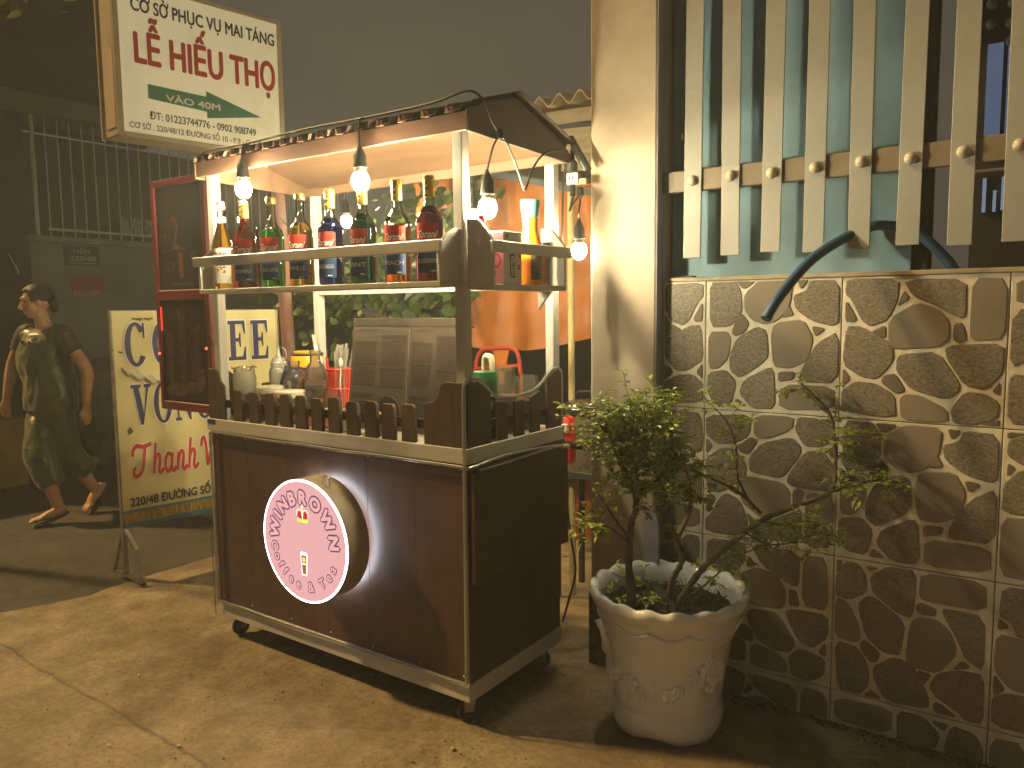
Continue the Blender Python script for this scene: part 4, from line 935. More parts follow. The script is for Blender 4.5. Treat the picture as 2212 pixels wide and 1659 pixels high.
# ================================================================== THINGS ON THE COUNTER
CZ = .9855
mclear = CLEAR("clear_plastic", (.80, .78, .68), .25, .08, .22); mclear2 = CLEAR("clear_plastic_thin", (.88, .86, .78), .3, .06, .12)
mlidw = M("lid_white", (.68, .64, .50), .45, var=.06); mmilk = CLEAR("frosted_plastic", (.72, .70, .60), .15, .25, .65)
def jar(name, label, x, y, r, h, glass, lid=None, lidh=.022, fill=None, fillh=.0, group=None, cat="jar", taper=1.0):
    c = (x, y, CZ); t = thing(name, label, cat, c, 0, group)
    MB().lathe([(r * .9, .001), (r * .98, .006), (r, .02), (r * taper, h * .86), (r * taper * .9, h * .95), (r * taper * .9, h)], c, 26, close=False).build("wall", glass, t)
    MB().lathe([(.0005, .0005), (r * .9, .0005)], c, 26, close=False).build("base", glass, t)
    if fill: MB().lathe([(.0005, .004), (r * .9, .004), (r * .95, .02), (r * .95, fillh), (.0005, fillh)], c, 22).build("contents", fill, t)
    if lid: MB().lathe([(r * taper * .94, h - .004), (r * taper * 1.03, h - .003), (r * taper * 1.03, h + lidh - .004), (r * taper * .98, h + lidh), (.0005, h + lidh)], c, 28).build("lid", lid, t)
    return t
jar("storage_jar", "milky wide jar at the left end of the counter", -1.325, .115, .050, .20, mmilk, None, fill=M("cream_powder", (.42, .36, .24), .8), fillh=.11)
jar("storage_jar", "squat jar with domed white lid behind the second picket", -1.165, .125, .058, .115, mclear, mlidw, .026, M("brown_powder", (.22, .13, .07), .8, var=.3, scale=40), .085)
jar("storage_jar", "squat jar with flat white lid behind the fourth picket", -1.035, .125, .064, .105, mclear, mlidw, .024, M("beige_powder", (.40, .28, .15), .8, var=.3, scale=40), .07)
# steel tongs / mesh ring on the first jar
o = MB().tube([(-1.325 + .052 * math.cos(a * .4), .115 + .052 * math.sin(a * .4), CZ + .215 + .004 * math.sin(a * 2)) for a in range(16)], .0022, 6, closed=True)
o.tube([(-1.325 + .044 * math.cos(a * .4), .115 + .044 * math.sin(a * .4), CZ + .204) for a in range(16)], .0018, 6, closed=True)
for a in range(0, 16, 4): o.tube([(-1.325 + .052 * math.cos(a * .4), .115 + .052 * math.sin(a * .4), CZ + .215), (-1.325 + .044 * math.cos(a * .4), .115 + .044 * math.sin(a * .4), CZ + .204)], .0016, 5)
o = o.build("wire_strainer", M("steel", (.55, .55, .55), .22, metal=1.0)); one(o, "wire strainer ring resting on the milky jar", "strainer")
c = (-1.285, .27, CZ); t = thing("squeeze_bottle", "frosted squeeze bottle with white nozzle before the coffee sign", "bottle", c)
MB().lathe([(.0005, .001), (.042, .001), (.044, .008), (.044, .185), (.040, .20), (.033, .207)], c, 26).build("body", mmilk, t)
MB().lathe([(.036, .2075), (.036, .228), (.030, .236), (.026, .25), (.012, .256), (.008, .275), (.003, .305), (.0005, .306)], c, 22).build("nozzle_cap", CLEAR("cap_translucent", (.85, .83, .76), .2, .2, .8), t)
MB().tube(spline([(c[0] + .03, c[1], CZ + .235), (c[0] + .05, c[1], CZ + .245), (c[0] + .055, c[1], CZ + .27), (c[0] + .04, c[1], CZ + .293), (c[0] + .012, c[1], CZ + .297)], 5), .0022, 6).build("cap_strap", CLEAR("cap_translucent", (.85, .83, .76), .2, .2, .8), t)
# blue snack packet
c = Vector((-1.185, .245, CZ)); mb = MB(); vs = []; fs = []; NU, NV = 14, 10
for side in (0, 1):
    for j in range(NV + 1):
        for i in range(NU + 1):
            u = i / NU - .5; v = j / NV - .5
            th = .020 * (1 - (2 * u) ** 4) * (1 - (2 * v) ** 4) + .004 * mnoise.noise((u * 9, v * 9, side * 3))
            vs.append((c.x + u * .11, c.y + (th if side else -th) + v * .05, CZ + .085 + .07 + v * .12 + .006 * mnoise.noise((u * 7, v * 5, 8))))
    for j in range(NV):
        for i in range(NU):
            k = side * (NU + 1) * (NV + 1) + j * (NU + 1) + i; fs.append((k, k + 1, k + NU + 2, k + NU + 1))
t = thing("blue_packet", "crumpled blue and white foil packet among the counter jars", "packet", (c.x, c.y, CZ))
mb.add(vs, fs).build("foil", M("foil_blue", (.022, .03, .14), .25, var=.4, scale=12, bump=.5, bscale=30, metal=.3), t)
MB().box(c.x + .012, c.x + .046, c.y - .030, c.y - .025, CZ + .09, CZ + .155).build("white_stripe", mprint, t, bevel=.002)
MB().box(c.x - .05, c.x + .05, c.y - .03, c.y + .03, CZ, CZ + .088).build("tin_below", M("tin_dark", (.10, .09, .07), .4), t, bevel=.004)
def shaker(label, x, y, r, h, glass, fillm=None, fillh=.0):
    c = (x, y, CZ); t = thing("clear_bottle", label, "bottle", c, 0, "empty clear plastic bottles on the counter")
    MB().lathe([(r * .85, .001), (r * .97, .008), (r, .02), (r, h * .55), (r * .96, h * .565), (r, h * .58), (r, h * .66), (r * .82, h * .76), (r * .48, h * .84), (r * .46, h * .93), (r * .52, h * .935), (r * .52, h)], c, 26, close=False).build("wall", glass, t)
    MB().lathe([(.0005, .0015), (r * .85, .001)], c, 20, close=False).build("base", glass, t)
    if fillm: MB().lathe([(.0005, .004), (r * .9, .004), (r * .95, .02), (r * .95, fillh), (.0005, fillh)], c, 20).build("contents", fillm, t)
shaker("clear ridged bottle with open neck beside the blue packet", -1.095, .20, .047, .245, mclear2)
shaker("clear bottle with pink sweets inside before the yellow lidded tub", -.958, .20, .046, .295, mclear, M("pink_sweets", (.42, .13, .08), .6, var=.7, scale=60), .15)
c = (-1.255, .41, CZ); t = thing("yellow_lid_tub", "big tub with yellow screw lid at the counter's back", "tub", c)
MB().lathe([(.0005, .001), (.066, .001), (.068, .01), (.068, .20), (.0005, .2)], c, 28).build("body", M("tub_brown_label", (.22, .06, .035), .5, var=.7, scale=30), t)
MB().lathe([(.066, .2005), (.073, .203), (.073, .250), (.071, .253), (.0005, .253)], c, 32).build("lid", M("lid_yellow", (.72, .40, .02), .4, var=.05), t)
MB().lathe([(.0715, .2535), (.0725, .256), (.0725, .263), (.070, .266), (.0005, .2662)], c, 32).build("lid_gasket", M("gasket_dark", (.05, .045, .03), .6), t)
MB().lathe([(.060, .2665), (.0605, .274), (.0005, .275)], c, 28).build("lid_disc", M("lid_yellow", (.72, .40, .02), .4), t)
# fork standing behind
mb = MB().tube([(-1.275, .50, CZ + .02), (-1.30, .505, CZ + .27)], [.003, .0045], 6)
mb.bar((-1.299, .505, CZ + .265), (-1.312, .507, CZ + .30), .019, .003)
for k in (-.0075, -.0025, .0025, .0075): mb.bar((-1.312 + k, .507, CZ + .298), (-1.325 + k, .509, CZ + .345), .0028, .002)
o = mb.build("white_fork", M("white_plastic", (.75, .73, .68), .4)); one(o, "white plastic fork standing upright behind the yellow lidded tub", "fork")
# red basket of straws and spoons
c = (-.985, .36, CZ); t = thing("red_basket", "red plastic basket on the counter holding straws", "basket", c)
mbk = M("basket_red", (.62, .055, .03), .4, var=.08, sss=.1)
for i in range(26):
    a = 2 * math.pi * i / 26; r0, r1 = .042, .055
    MB().bar((c[0] + r0 * math.cos(a), c[1] + r0 * math.sin(a), CZ + .004), (c[0] + r1 * math.cos(a), c[1] + r1 * math.sin(a), CZ + .205), .0062, .003, up=(math.cos(a), math.sin(a), 0)).build("slat", mbk, t)
for z, r_ in ((.003, .043), (.12, .0495), (.205, .0565)):
    MB().tube([(c[0] + r_ * math.cos(2 * math.pi * k / 28), c[1] + r_ * math.sin(2 * math.pi * k / 28), CZ + z) for k in range(28)], .0042, 6, closed=True).build("hoop", mbk, t)
MB().lathe([(.0005, .002), (.042, .002), (.042, .005), (.0005, .005)], c, 24).build("base", mbk, t)
MB().prism([(-.028, .19), (.0, .19), (-.005, .245), (-.028, .26)], lambda a, b, d: (c[0] - .04 + a * .6, c[1] + d, CZ + b), -.03, -.024).build("handle_tab", mbk, t)
mstr = CLEAR("straw_plastic", (.90, .87, .78), .2, .2, .75)
for i in range(22):
    a = rng.uniform(0, 6.28); rr = rng.uniform(0, .034); tx = rng.uniform(-.05, .075); ty = rng.uniform(-.03, .03); h = rng.uniform(.28, .335)
    o = MB().tube([(c[0] + rr * math.cos(a), c[1] + rr * math.sin(a), CZ + .01), (c[0] + rr * math.cos(a) + tx, c[1] + rr * math.sin(a) + ty, CZ + h)], .0042, 7).build("drinking_straw", mstr)
    one(o, "clear white drinking straw standing in the red basket", "straw", "straws in the red basket")
for i, (dx, an) in enumerate(((-.03, -.2), (.02, .15))):
    mb = MB().tube([(c[0] + dx, c[1] - .03, CZ + .02), (c[0] + dx + an * .2, c[1] - .04, CZ + .215)], .003, 6)
    mb.ball((c[0] + dx + an * .22, c[1] - .042, CZ + .235), .019, 12, 8, (.8, .25, 1.2))
    o = mb.build("plastic_spoon", M("white_plastic", (.75, .73, .68), .4)); one(o, ("left" if i == 0 else "right") + " one of two white plastic spoons in the red basket", "spoon", "spoons in the red basket")
# small pink cup, clear glasses, packets lying on the counter
jar("pink_cup", "small translucent pink cup in front of the red basket", -.875, .215, .030, .13, CLEAR("pink_plastic", (.75, .35, .28), .2, .15, .4), cat="cup", taper=1.12)
jar("clear_cup", "small clear cup between the red basket and the menu stand", -.765, .26, .030, .10, mclear2, cat="cup", taper=1.15)
t = thing("green_packet", "flat yellow-green packet lying on the counter behind the pickets", "packet", (-.82, .12, CZ))
MB().prism([(-.10, -.05), (.10, -.055), (.105, .05), (-.095, .055)], lambda a, b, d: (-.83 + a, .125 + b, CZ + .05 + d + a * .06), 0, .012).build("packet_body", M("packet_green", (.42, .45, .10), .4, var=.3, scale=14), t, bevel=.003)
MB().box(-.92, -.74, .08, .165, CZ, CZ + .043).build("tray_below", M("tray_pink", (.60, .22, .16), .4, var=.25, scale=12), t, bevel=.004)
o = MB().lathe([(.0005, 0), (.035, 0), (.037, .005), (.037, .05), (.0005, .05)], (-.66, .07, CZ), 22).build("small_tin", M("tin_olive", (.25, .22, .14), .35, var=.2)); one(o, "small round tin behind the middle pickets", "tin")
o = MB().lathe([(.0005, 0), (.030, 0), (.032, .005), (.032, .075), (.026, .08), (.0005, .08)], (-.50, .075, CZ), 22).build("small_tin", M("tin_tan", (.40, .30, .18), .4, var=.2)); one(o, "small tan canister behind the pickets under the menu stand", "tin")
o = MB().box(-.44, -.415, .05, .09, CZ, CZ + .085).build("small_carton", M("carton_tan", (.45, .35, .22), .6), bevel=.003); one(o, "slim tan carton behind the pickets beside the canister", "carton")

# ---- folding menu stand seen from behind
ms = thing("menu_stand", "folding menu stand of two panels seen from behind on the counter", "menu stand", (-.42, .14, CZ))
mpanl = M("menu_panel_back", (.10, .078, .06), .5, var=.1, scale=4); mink = M("menu_ink_through", (.075, .05, .038), .55, var=.15, scale=30); minkd = M("menu_ink_dark", (.055, .042, .033), .55, var=.15, scale=30)
for (xa, xb, ya, yb, s_) in ((-.668, -.402, .120, .155, 0), (-.398, -.118, .155, .118, 1)):
    pmp = lambda a, b, d, xa=xa, xb=xb, ya=ya, yb=yb: (xa + (xb - xa) * a, ya + (yb - ya) * a + d + (1 - b) * -.05 + .03, CZ + .004 + b * .425)
    p = MB().prism([(0, 0), (1, 0), (1, 1), (0, 1)], pmp, 0, .004).build("panel", mpanl, ms, bevel=.001)
    def prt(name, rects, mat):
        put_polys(name, [[(a0, b0), (a1, b0), (a1, b1), (a0, b1)] for a0, a1, b0, b1 in rects], lambda a, b: pmp(a, b, -.0012), mat, p)["kind"] = "stuff"
    prt("header", [(.0, 1.0, .93, .998)], minkd)
    prt("menu_block", [(.06, .44, .62, .765), (.06, .44, .40, .575), (.54, .95, .58, .82), (.54, .95, .385, .53)], mink)
    prt("menu_heading", [(.05, .45, .77, .79), (.05, .45, .578, .60), (.53, .96, .825, .85), (.53, .96, .535, .56), (.06, .42, .29, .325)], minkd)
    prt("menu_line", [(.08, .08 + .3 - .04 * (i % 3), .24 - .03 * i, .25 - .03 * i) for i in range(4)] + [(.08, .40 - .03 * (i % 2), .42 + .024 * i, .426 + .024 * i) for i in range(6)] + [(.57, .90 - .03 * (i % 3), .60 + .027 * i, .606 + .027 * i) for i in range(8)], minkd)
    vs_, fs_, wd_ = text_geo("DRINKS" if not s_ else "FOUNTAIN", .0)
    MB().add([pmp(.44 - x * .30 / wd_, .875 + y * .05, -.0014) for x, y in vs_], fs_).build("heading_text", minkd, p, smooth=False, fixn=False, merge=False)
    MB().prism(ell(.72, .17, .21, .135, 20), lambda a, b, d: pmp(a, b, d), -.010, -.0045).build("stand_foot", M("foot_dark", (.035, .028, .022), .5), p)
# ---- right end of the counter
c = (-.068, .20, CZ); t = thing("coffee_jar", "dark green coffee jar with green lid at the counter's right end", "jar", c)
MB().lathe([(.0005, .001), (.043, .001), (.046, .01), (.047, .16), (.042, .185), (.0005, .185)], c, 28).build("body", M("jar_green_label", (.025, .07, .035), .3, var=.5, scale=16, coat=.5), t)
MB().lathe([(.0415, .1855), (.0445, .188), (.0450, .235), (.042, .240), (.0005, .240)], c, 28).build("lid", M("lid_green", (.035, .14, .05), .4, var=.1), t)
am = math.atan2(-2.2, 1.65); mp = wrap(c, .0478, am, CZ)
put_polys("label_emblem", [ell(.012, .125, .017, .020, 16)], mp, M("emblem_grey", (.30, .29, .26), .5, var=.5, scale=60), t)
put_polys("label_text", [[(-.015 + .009 * i, .155), (-.009 + .009 * i, .155), (-.009 + .009 * i, .161), (-.015 + .009 * i, .161)] for i in range(6)], mp, mprint, t)
jar("storage_tub", "clear tub of pinkish powder behind the green coffee jar", -.090, .345, .047, .235, mclear, None, fill=M("pink_powder", (.45, .25, .15), .8, var=.3, scale=40), fillh=.14, cat="tub")
MB().lathe([(.044, .232), (.049, .236), (.049, .246), (.0005, .247)], (-.090, .345, CZ), 26).build("lid", mclear2, bpy.data.objects[-1] if False else [o_ for o_ in bpy.data.objects if o_.name.startswith("storage_tub")][-1])
jar("storage_tub", "low clear tub at the rear of the counter's right end", -.072, .475, .047, .205, mclear2, None, fill=M("dark_powder", (.18, .11, .07), .8, var=.3), fillh=.11, cat="tub")
o = MB().tube(spline([(-.115, .27, CZ + .15), (-.118, .265, CZ + .25), (-.110, .26, CZ + .285), (-.085, .25, CZ + .29), (-.07, .245, CZ + .275), (-.066, .245, CZ + .20)], 5), .011, 9).build("paper_roll", M("tissue_cream", (.68, .60, .42), .9, var=.1)); one(o, "rolled cream tissue drooping over the green coffee jar", "tissue")
# ================================================================== STREET SIGNS
def serif_letter(ch):
    """heavy slab-serif capitals as polygons in a unit box"""
    top = [(0, 1), (.96, 1), (.98, .68), (.90, .68), (.80, .91), (0, .91)]
    bot = [(0, 0), (0, .09), (.80, .09), (.92, .33), (1.0, .33), (.98, 0)]
    stem = [(.12, .085), (.42, .085), (.42, .915), (.12, .915)]
    mid = [(.41, .56), (.58, .56), (.64, .70), (.71, .70), (.71, .33), (.64, .33), (.58, .47), (.41, .47)]
    if ch == 'E': return [top, bot, stem, mid]
    if ch == 'F': return [top, [(0, 0), (.58, 0), (.58, .09), (0, .09)], stem, mid]
    if ch == 'O': return ring_polys(.5, .5, .5, .515, .27, .07, 36)
    if ch == 'C': return ring_polys(.52, .5, .52, .515, .28, .08, 30, 38, 325) + [[(.84, .97), (.93, 1.0), (.95, .64), (.88, .64)]]
    if ch == 'G': return ring_polys(.52, .5, .52, .515, .28, .08, 30, 38, 325) + [[(.84, .97), (.93, 1.0), (.95, .64), (.88, .64)], [(.56, .44), (1.02, .44), (1.02, .37), (.96, .37), (.96, .04), (.70, .04), (.70, .37), (.56, .37)]]
    if ch == 'V': return [[(-.02, 1), (.50, 1), (.50, .92), (.40, .92), (.62, .28), (.50, 0), (.43, 0), (.10, .92), (-.02, .92)], [(.62, .28), (.80, .92), (.68, .92), (.68, 1), (1.04, 1), (1.04, .92), (.92, .92), (.57, .0), (.50, 0)]]
    if ch == 'N': return [[(0, 1), (.34, 1), (.90, .30), (.90, 0), (.82, 0), (.12, .88), (0, .92)], [(.11, .9), (.21, .9), (.21, .08), (.34, .08), (.34, 0), (0, 0), (0, .08), (.11, .08)], [(.80, .25), (.90, .25), (.90, .92), (1.03, .92), (1.03, 1), (.67, 1), (.67, .92), (.80, .92)]]
def face_map(o, ang, lift):
    dx, dy = math.sin(R(ang)), math.cos(R(ang)); nx, ny = dy, -dx
    return lambda s_, z: (o[0] + dx * s_ + nx * lift, o[1] + dy * s_ + ny * lift, z)
def fm3(o, ang):
    dx, dy = math.sin(R(ang)), math.cos(R(ang)); nx, ny = dy, -dx
    return lambda s_, z, d: (o[0] + dx * s_ + nx * d, o[1] + dy * s_ + ny * d, z)
mnavy = M("print_navy", (.035, .035, .13), .5, var=.08); mnavy2 = M("print_slate", (.045, .045, .06), .55); mredp = M("print_red", (.58, .05, .04), .5, var=.08)
# ---- standing coffee banner
CO, CA = (-2.507, .17), 8.5
bn = thing("coffee_banner", "standing yellow banner stand reading COFFEE in big blue letters left of the cart", "banner", (-2.45, .6, 0))
mban = M("banner_vinyl", (.74, .66, .33), .42, var=.06, scale=3, bump=.08, bscale=6, dirt=(.45, .38, .18), dirt_amt=.4, dscale=3)
f3 = fm3(CO, CA)
# slightly sagging vinyl
vs = []; fs = []; NS, NZ = 20, 24
for j in range(NZ + 1):
    for i in range(NS + 1):
        s_ = .962 * i / NS; z = .30 + (1.452 - .30) * j / NZ
        vs.append(f3(s_, z, -.002 - .004 * math.sin(math.pi * i / NS) * (.5 + .5 * math.sin(j * .7))))
for j in range(NZ):
    for i in range(NS):
        k = j * (NS + 1) + i; fs.append((k, k + 1, k + NS + 2, k + NS + 1))
MB().add(vs, fs).build("vinyl_sheet", mban, bn)
mp = face_map(CO, CA, .003)
for txt, s0, pit, wd, z0, z1 in (("COFFEE", .055, .1455, .113, 1.155, 1.39), ("VONG", .075, .1165, .100, .833, 1.055)):
    for i, ch in enumerate(txt):
        for mm, lift, gr_ in ((mprint, .0022, .006), (mnavy, .0035, 0)):
            q = face_map(CO, CA, lift)
            cxx = s0 + pit * i + wd / 2; czz = (z0 + z1) / 2
            put_polys("letter", [[(cxx + (a - .5) * (wd + gr_ * 2), czz + (b - .5) * (z1 - z0 + gr_ * 2)) for a, b in p] for p in serif_letter(ch)], q, mm, bn)
# brush script
def script(pts, wds): return stroke([(p.x, p.y) for p in spline([(x, y, 0) for x, y in pts], 5)], wds)
def hump(x): return [([(x, .30), (x + .16, .60), (x + .31, .60), (x + .32, .38), (x + .26, .10), (x + .36, .0), (x + .52, .14)])]
S = [[(.02, .66), (.06, .88), (.25, 1.0), (.6, .95), (1.0, 1.04)], [(.66, .96), (.60, .62), (.50, .22), (.28, .0), (.06, .04), (.05, .22), (.16, .27)],
     [(1.22, 1.04), (1.14, .5), (1.06, .0)]] + hump(1.08) + [[(2.05, .52), (1.86, .62), (1.70, .38), (1.72, .08), (1.86, .0), (2.02, .2)], [(2.10, .62), (2.02, .14), (2.12, .0), (2.28, .14)],
     [(2.42, .62), (2.35, .0)]] + hump(2.37) + [[(3.14, 1.06), (3.05, .5), (2.98, .0)]] + hump(3.0) + [[(3.72, .72), (3.78, .94), (3.92, .98), (4.0, .6), (4.04, .02), (4.2, .4), (4.4, 1.0)]]
for mm, lift, wd in ((mprint, .0020, .23), (mredp, .0034, .15)):
    for si, st in enumerate(S):
        q = face_map(CO, CA, lift + .00025 * (si % 4))
        put_polys("script_stroke", [[(.062 + a * .103, .555 + b * .165) for a, b in p] for p in script(st, wd)], q, mm, bn)
put_text("lettering", "220/48 ĐƯỜNG SỐ 10", (.038, .392, .56, .440), mp, mnavy2, bn, offset=.03)
mblue = M("banner_blue_line", (.06, .17, .26), .5); mbam = M("banner_bamboo_print", (.36, .26, .06), .5, var=.6, scale=30, stretch=(6, 6, .5))
for a, b2, mm in ((.358, .372, mblue), (.302, .3575, mbam), (.278, .3015, mblue)):
    MB().prism([(0, a), (.962, a), (.962, b2), (0, b2)], f3, .0025, .006).build("bottom_band", mm, bn)
# torn strip under the first letters
vs = []; fs = []
for i in range(13):
    t_ = i / 12; s_ = .03 + .26 * t_; zc = 1.155 - .10 * t_ + .012 * math.sin(i * 1.9)
    for k in range(5):
        a = k / 4; vs.append(f3(s_ + .03 * a, zc - .052 * a * (1 - .3 * t_), .004 + .030 * math.sin(a * 2.6)))
for i in range(12):
    for k in range(4): fs.append((i * 5 + k, i * 5 + k + 1, (i + 1) * 5 + k + 1, (i + 1) * 5 + k))
MB().add(vs, fs).build("torn_flap", M("vinyl_back_white", (.62, .58, .44), .5, var=.15, scale=12), bn, fixn=False)
put_polys("tear_mark", [[(.10 + .016 * i, 1.416), (.115 + .016 * i, 1.414 - .004 * (i % 2)), (.112 + .016 * i, 1.406 - .005 * (i % 3)), (.10 + .016 * i, 1.408)] for i in range(7)] + [[(.02, 1.24), (.045, 1.236), (.04, 1.228), (.02, 1.233)], [(.06, .83), (.075, .80), (.05, .785), (.045, .81)]], mp, M("tear_dark", (.10, .085, .06), .8), bn)
msteel = M("galvanised_tube", (.34, .32, .28), .42, metal=.6, var=.25, scale=14, dirt=(.16, .10, .06), dirt_amt=.5)
fr = MB()
for s_ in (.0, .962):
    fr.bar(f3(s_, .02, -.014), f3(s_, 1.455, -.014), .022, .022, up=(1, 0, 0))
fr.bar(f3(0, 1.446, -.014), f3(.962, 1.446, -.014), .02, .02); fr.bar(f3(0, .29, -.014), f3(.962, .29, -.014), .02, .02)
fr.build("frame", msteel, bn)
for s_ in (.0, .962):
    l_ = MB().bar(f3(s_, .275, .0), f3(s_ + .03, .17, .07), .026, .012).bar(f3(s_ + .03, .17, .07), f3(s_ + .012, .012, .17), .026, .012).bar(f3(s_, .27, -.02), f3(s_ - .01, .012, -.16), .02, .012).bar(f3(s_ - .005, .02, -.17), f3(s_ + .012, .018, .18), .022, .012)
    l_.build("leg", msteel, bn)
    MB().box(*[v for pr_ in zip([c - .014 for c in f3(s_ + .012, .0, .165)[:2]], [c + .014 for c in f3(s_ + .012, .0, .165)[:2]]) for v in pr_], 0, .012).build("foot", mblackp, bn)

# ---- old lightbox sign on the pole
LO, LA = (-2.549, .304), 8.5
lb = thing("lightbox_sign", "old cream lightbox sign with red lettering and green arrow above the cart", "sign", (-2.47, .78, 2.39))
mface = M("lightbox_face", (.80, .75, .56), .38, var=.05, scale=3, dirt=(.42, .34, .18), dirt_amt=.45, dscale=4, emis=(.95, .82, .50), es=.20)  # weak emission added to brighten the face; the roof blocks the bulbs
mbox = M("lightbox_tin", (.50, .42, .29), .5, var=.2, scale=4, bump=.1, bscale=12, dirt=(.24, .15, .07), dirt_amt=.7, dscale=4)
g3 = fm3(LO, LA)
MB().prism([(.014, 2.404), (.948, 2.404), (.948, 3.190), (.014, 3.190)], g3, -.006, -.002).build("face", mface, lb)
for poly in ([(-.012, 2.385), (.974, 2.385), (.962, 2.410), (0.0, 2.410)], [(-.012, 3.208), (.974, 3.208), (.962, 3.184), (0, 3.184)], [(-.012, 2.385), (.016, 2.41), (.016, 3.185), (-.012, 3.208)], [(.974, 2.385), (.946, 2.41), (.946, 3.185), (.974, 3.208)]):
    MB().prism(poly, g3, -.010, .006).build("face_frame", M("lightbox_frame", (.55, .48, .33), .45, var=.2, scale=10, dirt=(.25, .18, .10), dirt_amt=.6), lb, bevel=.002)
MB().prism([(.0, 2.395), (.962, 2.395), (.962, 3.2), (.0, 3.2)], g3, -.235, -.0105).build("box", mbox, lb, bevel=.006)
for d in (-.238, -.012): MB().bar(g3(-.006, 2.39, d), g3(-.006, 3.2, d), .016, .012, up=(1, 0, 0)).build("corner_trim", mbox, lb)
MB().prism([(-.004, 2.44), (-.004, 2.86), (-.006, 2.86), (-.006, 2.44)], lambda a, b, d: g3(a, b, d), -.19, -.05).build("side_patch", M("lightbox_patch", (.52, .40, .27), .5, var=.1), lb)
q = face_map(LO, LA, .0005)
put_text("lettering", "CƠ SỞ PHỤC VỤ MAI TÁNG", (.085, 3.052, .925, 3.122), q, mnavy2, lb, offset=.025)
put_text("lettering", "LỄ HIẾU THỌ", (.094, 2.785, .918, 2.948), q, mredp, lb, offset=.03)
put_polys("arrow", [[(.152, 2.680), (.480, 2.672), (.480, 2.588), (.152, 2.604)], [(.480, 2.703), (.818, 2.612), (.480, 2.552)]], q, M("print_green", (.07, .26, .17), .5), lb)
put_text("lettering", "VÀO 40M", (.248, 2.607, .560, 2.643), face_map(LO, LA, .0015), mprint, lb, offset=.03)
put_text("lettering", "ĐT: 01223744776 - 0902 908749", (.155, 2.496, .78, 2.538), q, M("print_darkgreen", (.05, .075, .06), .5), lb, offset=.015)
put_text("lettering", "CƠ SỞ . 220/48/12 ĐƯỜNG SỐ 10 - P.9 - Q. GÒ VẤP", (.045, 2.436, .90, 2.468), q, M("print_brownish", (.10, .075, .075), .5), lb, offset=.012)
pole = thing("sign_pole", "old pole with peeling pink and blue paint carrying the lightbox sign", "pole", (-2.48, 1.33, 0))
mpole = M("pole_peeling_paint", (.30, .13, .085), .7, var=.35, scale=7, bump=.3, bscale=30, dirt=(.22, .27, .30), dirt_amt=.85, dscale=7, stretch=(1, 1, .5))
MB().tube([(-2.48, 1.33, -.05), (-2.53, 1.335, 1.2), (-2.60, 1.355, 2.2), (-2.65, 1.375, 3.12)], .043, 14).build("shaft", mpole, pole)
MB().tube([(-2.645, 1.375, 3.05), (-2.56, 1.20, 3.05)], .012, 6).build("bracket", msteel, pole); MB().tube([(-2.615, 1.36, 2.5), (-2.55, 1.20, 2.5)], .012, 6).build("bracket", msteel, pole)

# ================================================================== POT AND PLANT
PC = (.525, .45, 0)
pot = thing("flower_pot", "white glazed pot with scalloped rim and moulded flowers before the tile wall", "pot", PC)
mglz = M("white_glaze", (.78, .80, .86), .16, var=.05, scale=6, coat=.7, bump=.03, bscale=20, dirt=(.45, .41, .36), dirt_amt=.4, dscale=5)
def scal(i, a, r, z):
    k = max(0, (z - .425) / .06)
    if z > .425: return r * (1 + .014 * k * math.cos(a * 18) * (1 if i < 20 else .5)), z + .0055 * k * math.cos(a * 18)
    if z < .06: return r * (1 + .025 * math.cos(a * 4 + 2.4) * (1 - z / .06)), z + .014 * max(0, -math.cos(a * 4 + 2.4)) * (1 - z / .06) + .012 * max(0, math.cos(a * 4 + .7)) * 0
    return r, z
prof = [(.0005, .004), (.168, .0), (.186, .010), (.194, .035), (.194, .060), (.189, .095), (.186, .102), (.189, .108), (.186, .117), (.197, .20), (.212, .29), (.226, .350), (.231, .356), (.231, .366), (.234, .372), (.245, .415), (.258, .440), (.268, .457), (.272, .470), (.269, .483), (.258, .489), (.246, .484), (.236, .467), (.228, .440), (.224, .410)]
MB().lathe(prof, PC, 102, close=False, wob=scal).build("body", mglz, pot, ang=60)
def pot_r(z):
    for (a, b), (c, d) in zip(prof[1:16], prof[2:17]):
        if b <= z <= d: return a + (c - a) * (z - b) / (d - b + 1e-9)
    return .2
def onpot(an, z, lift=0.0): r_ = pot_r(z) + lift; return (PC[0] + r_ * math.cos(R(an)), PC[1] + r_ * math.sin(R(an)), z)
# moulded relief: a knotty stem at the left, blossoms, drapery swags
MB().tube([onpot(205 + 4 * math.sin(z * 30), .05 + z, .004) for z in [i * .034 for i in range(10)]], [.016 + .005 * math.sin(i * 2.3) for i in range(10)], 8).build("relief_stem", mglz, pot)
for (an, z, s_) in ((258, .21, .034), (247, .18, .026), (268, .18, .024), (330, .27, .036), (339, .24, .030), (322, .235, .028), (332, .30, .026), (344, .275, .026), (336, .205, .024), (296, .185, .028), (304, .205, .024), (246, .15, .024), (236, .21, .028), (316, .265, .022), (347, .235, .024)):
    mb = MB(); c_ = Vector(onpot(an, z, .003)); nrm = Vector((math.cos(R(an)), math.sin(R(an)), .1)).normalized(); uu = nrm.cross(Vector((0, 0, 1))).normalized(); vv = uu.cross(nrm)
    for k in range(5):
        p = c_ + (uu * math.cos(k * 1.257 + an) + vv * math.sin(k * 1.257 + an)) * s_ * .5; mb.ball(p, s_ * .44, 8, 6)
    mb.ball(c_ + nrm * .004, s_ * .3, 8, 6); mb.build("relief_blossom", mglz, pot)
for k in range(6):
    a0 = 190 + k * 30
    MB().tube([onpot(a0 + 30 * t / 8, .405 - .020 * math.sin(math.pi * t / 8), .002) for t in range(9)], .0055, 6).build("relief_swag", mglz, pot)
for an in ():
    MB().ball(onpot(an, .03, -.022), .036, 14, 10, (1, 1, .9)).build("foot_lobe", mglz, pot)
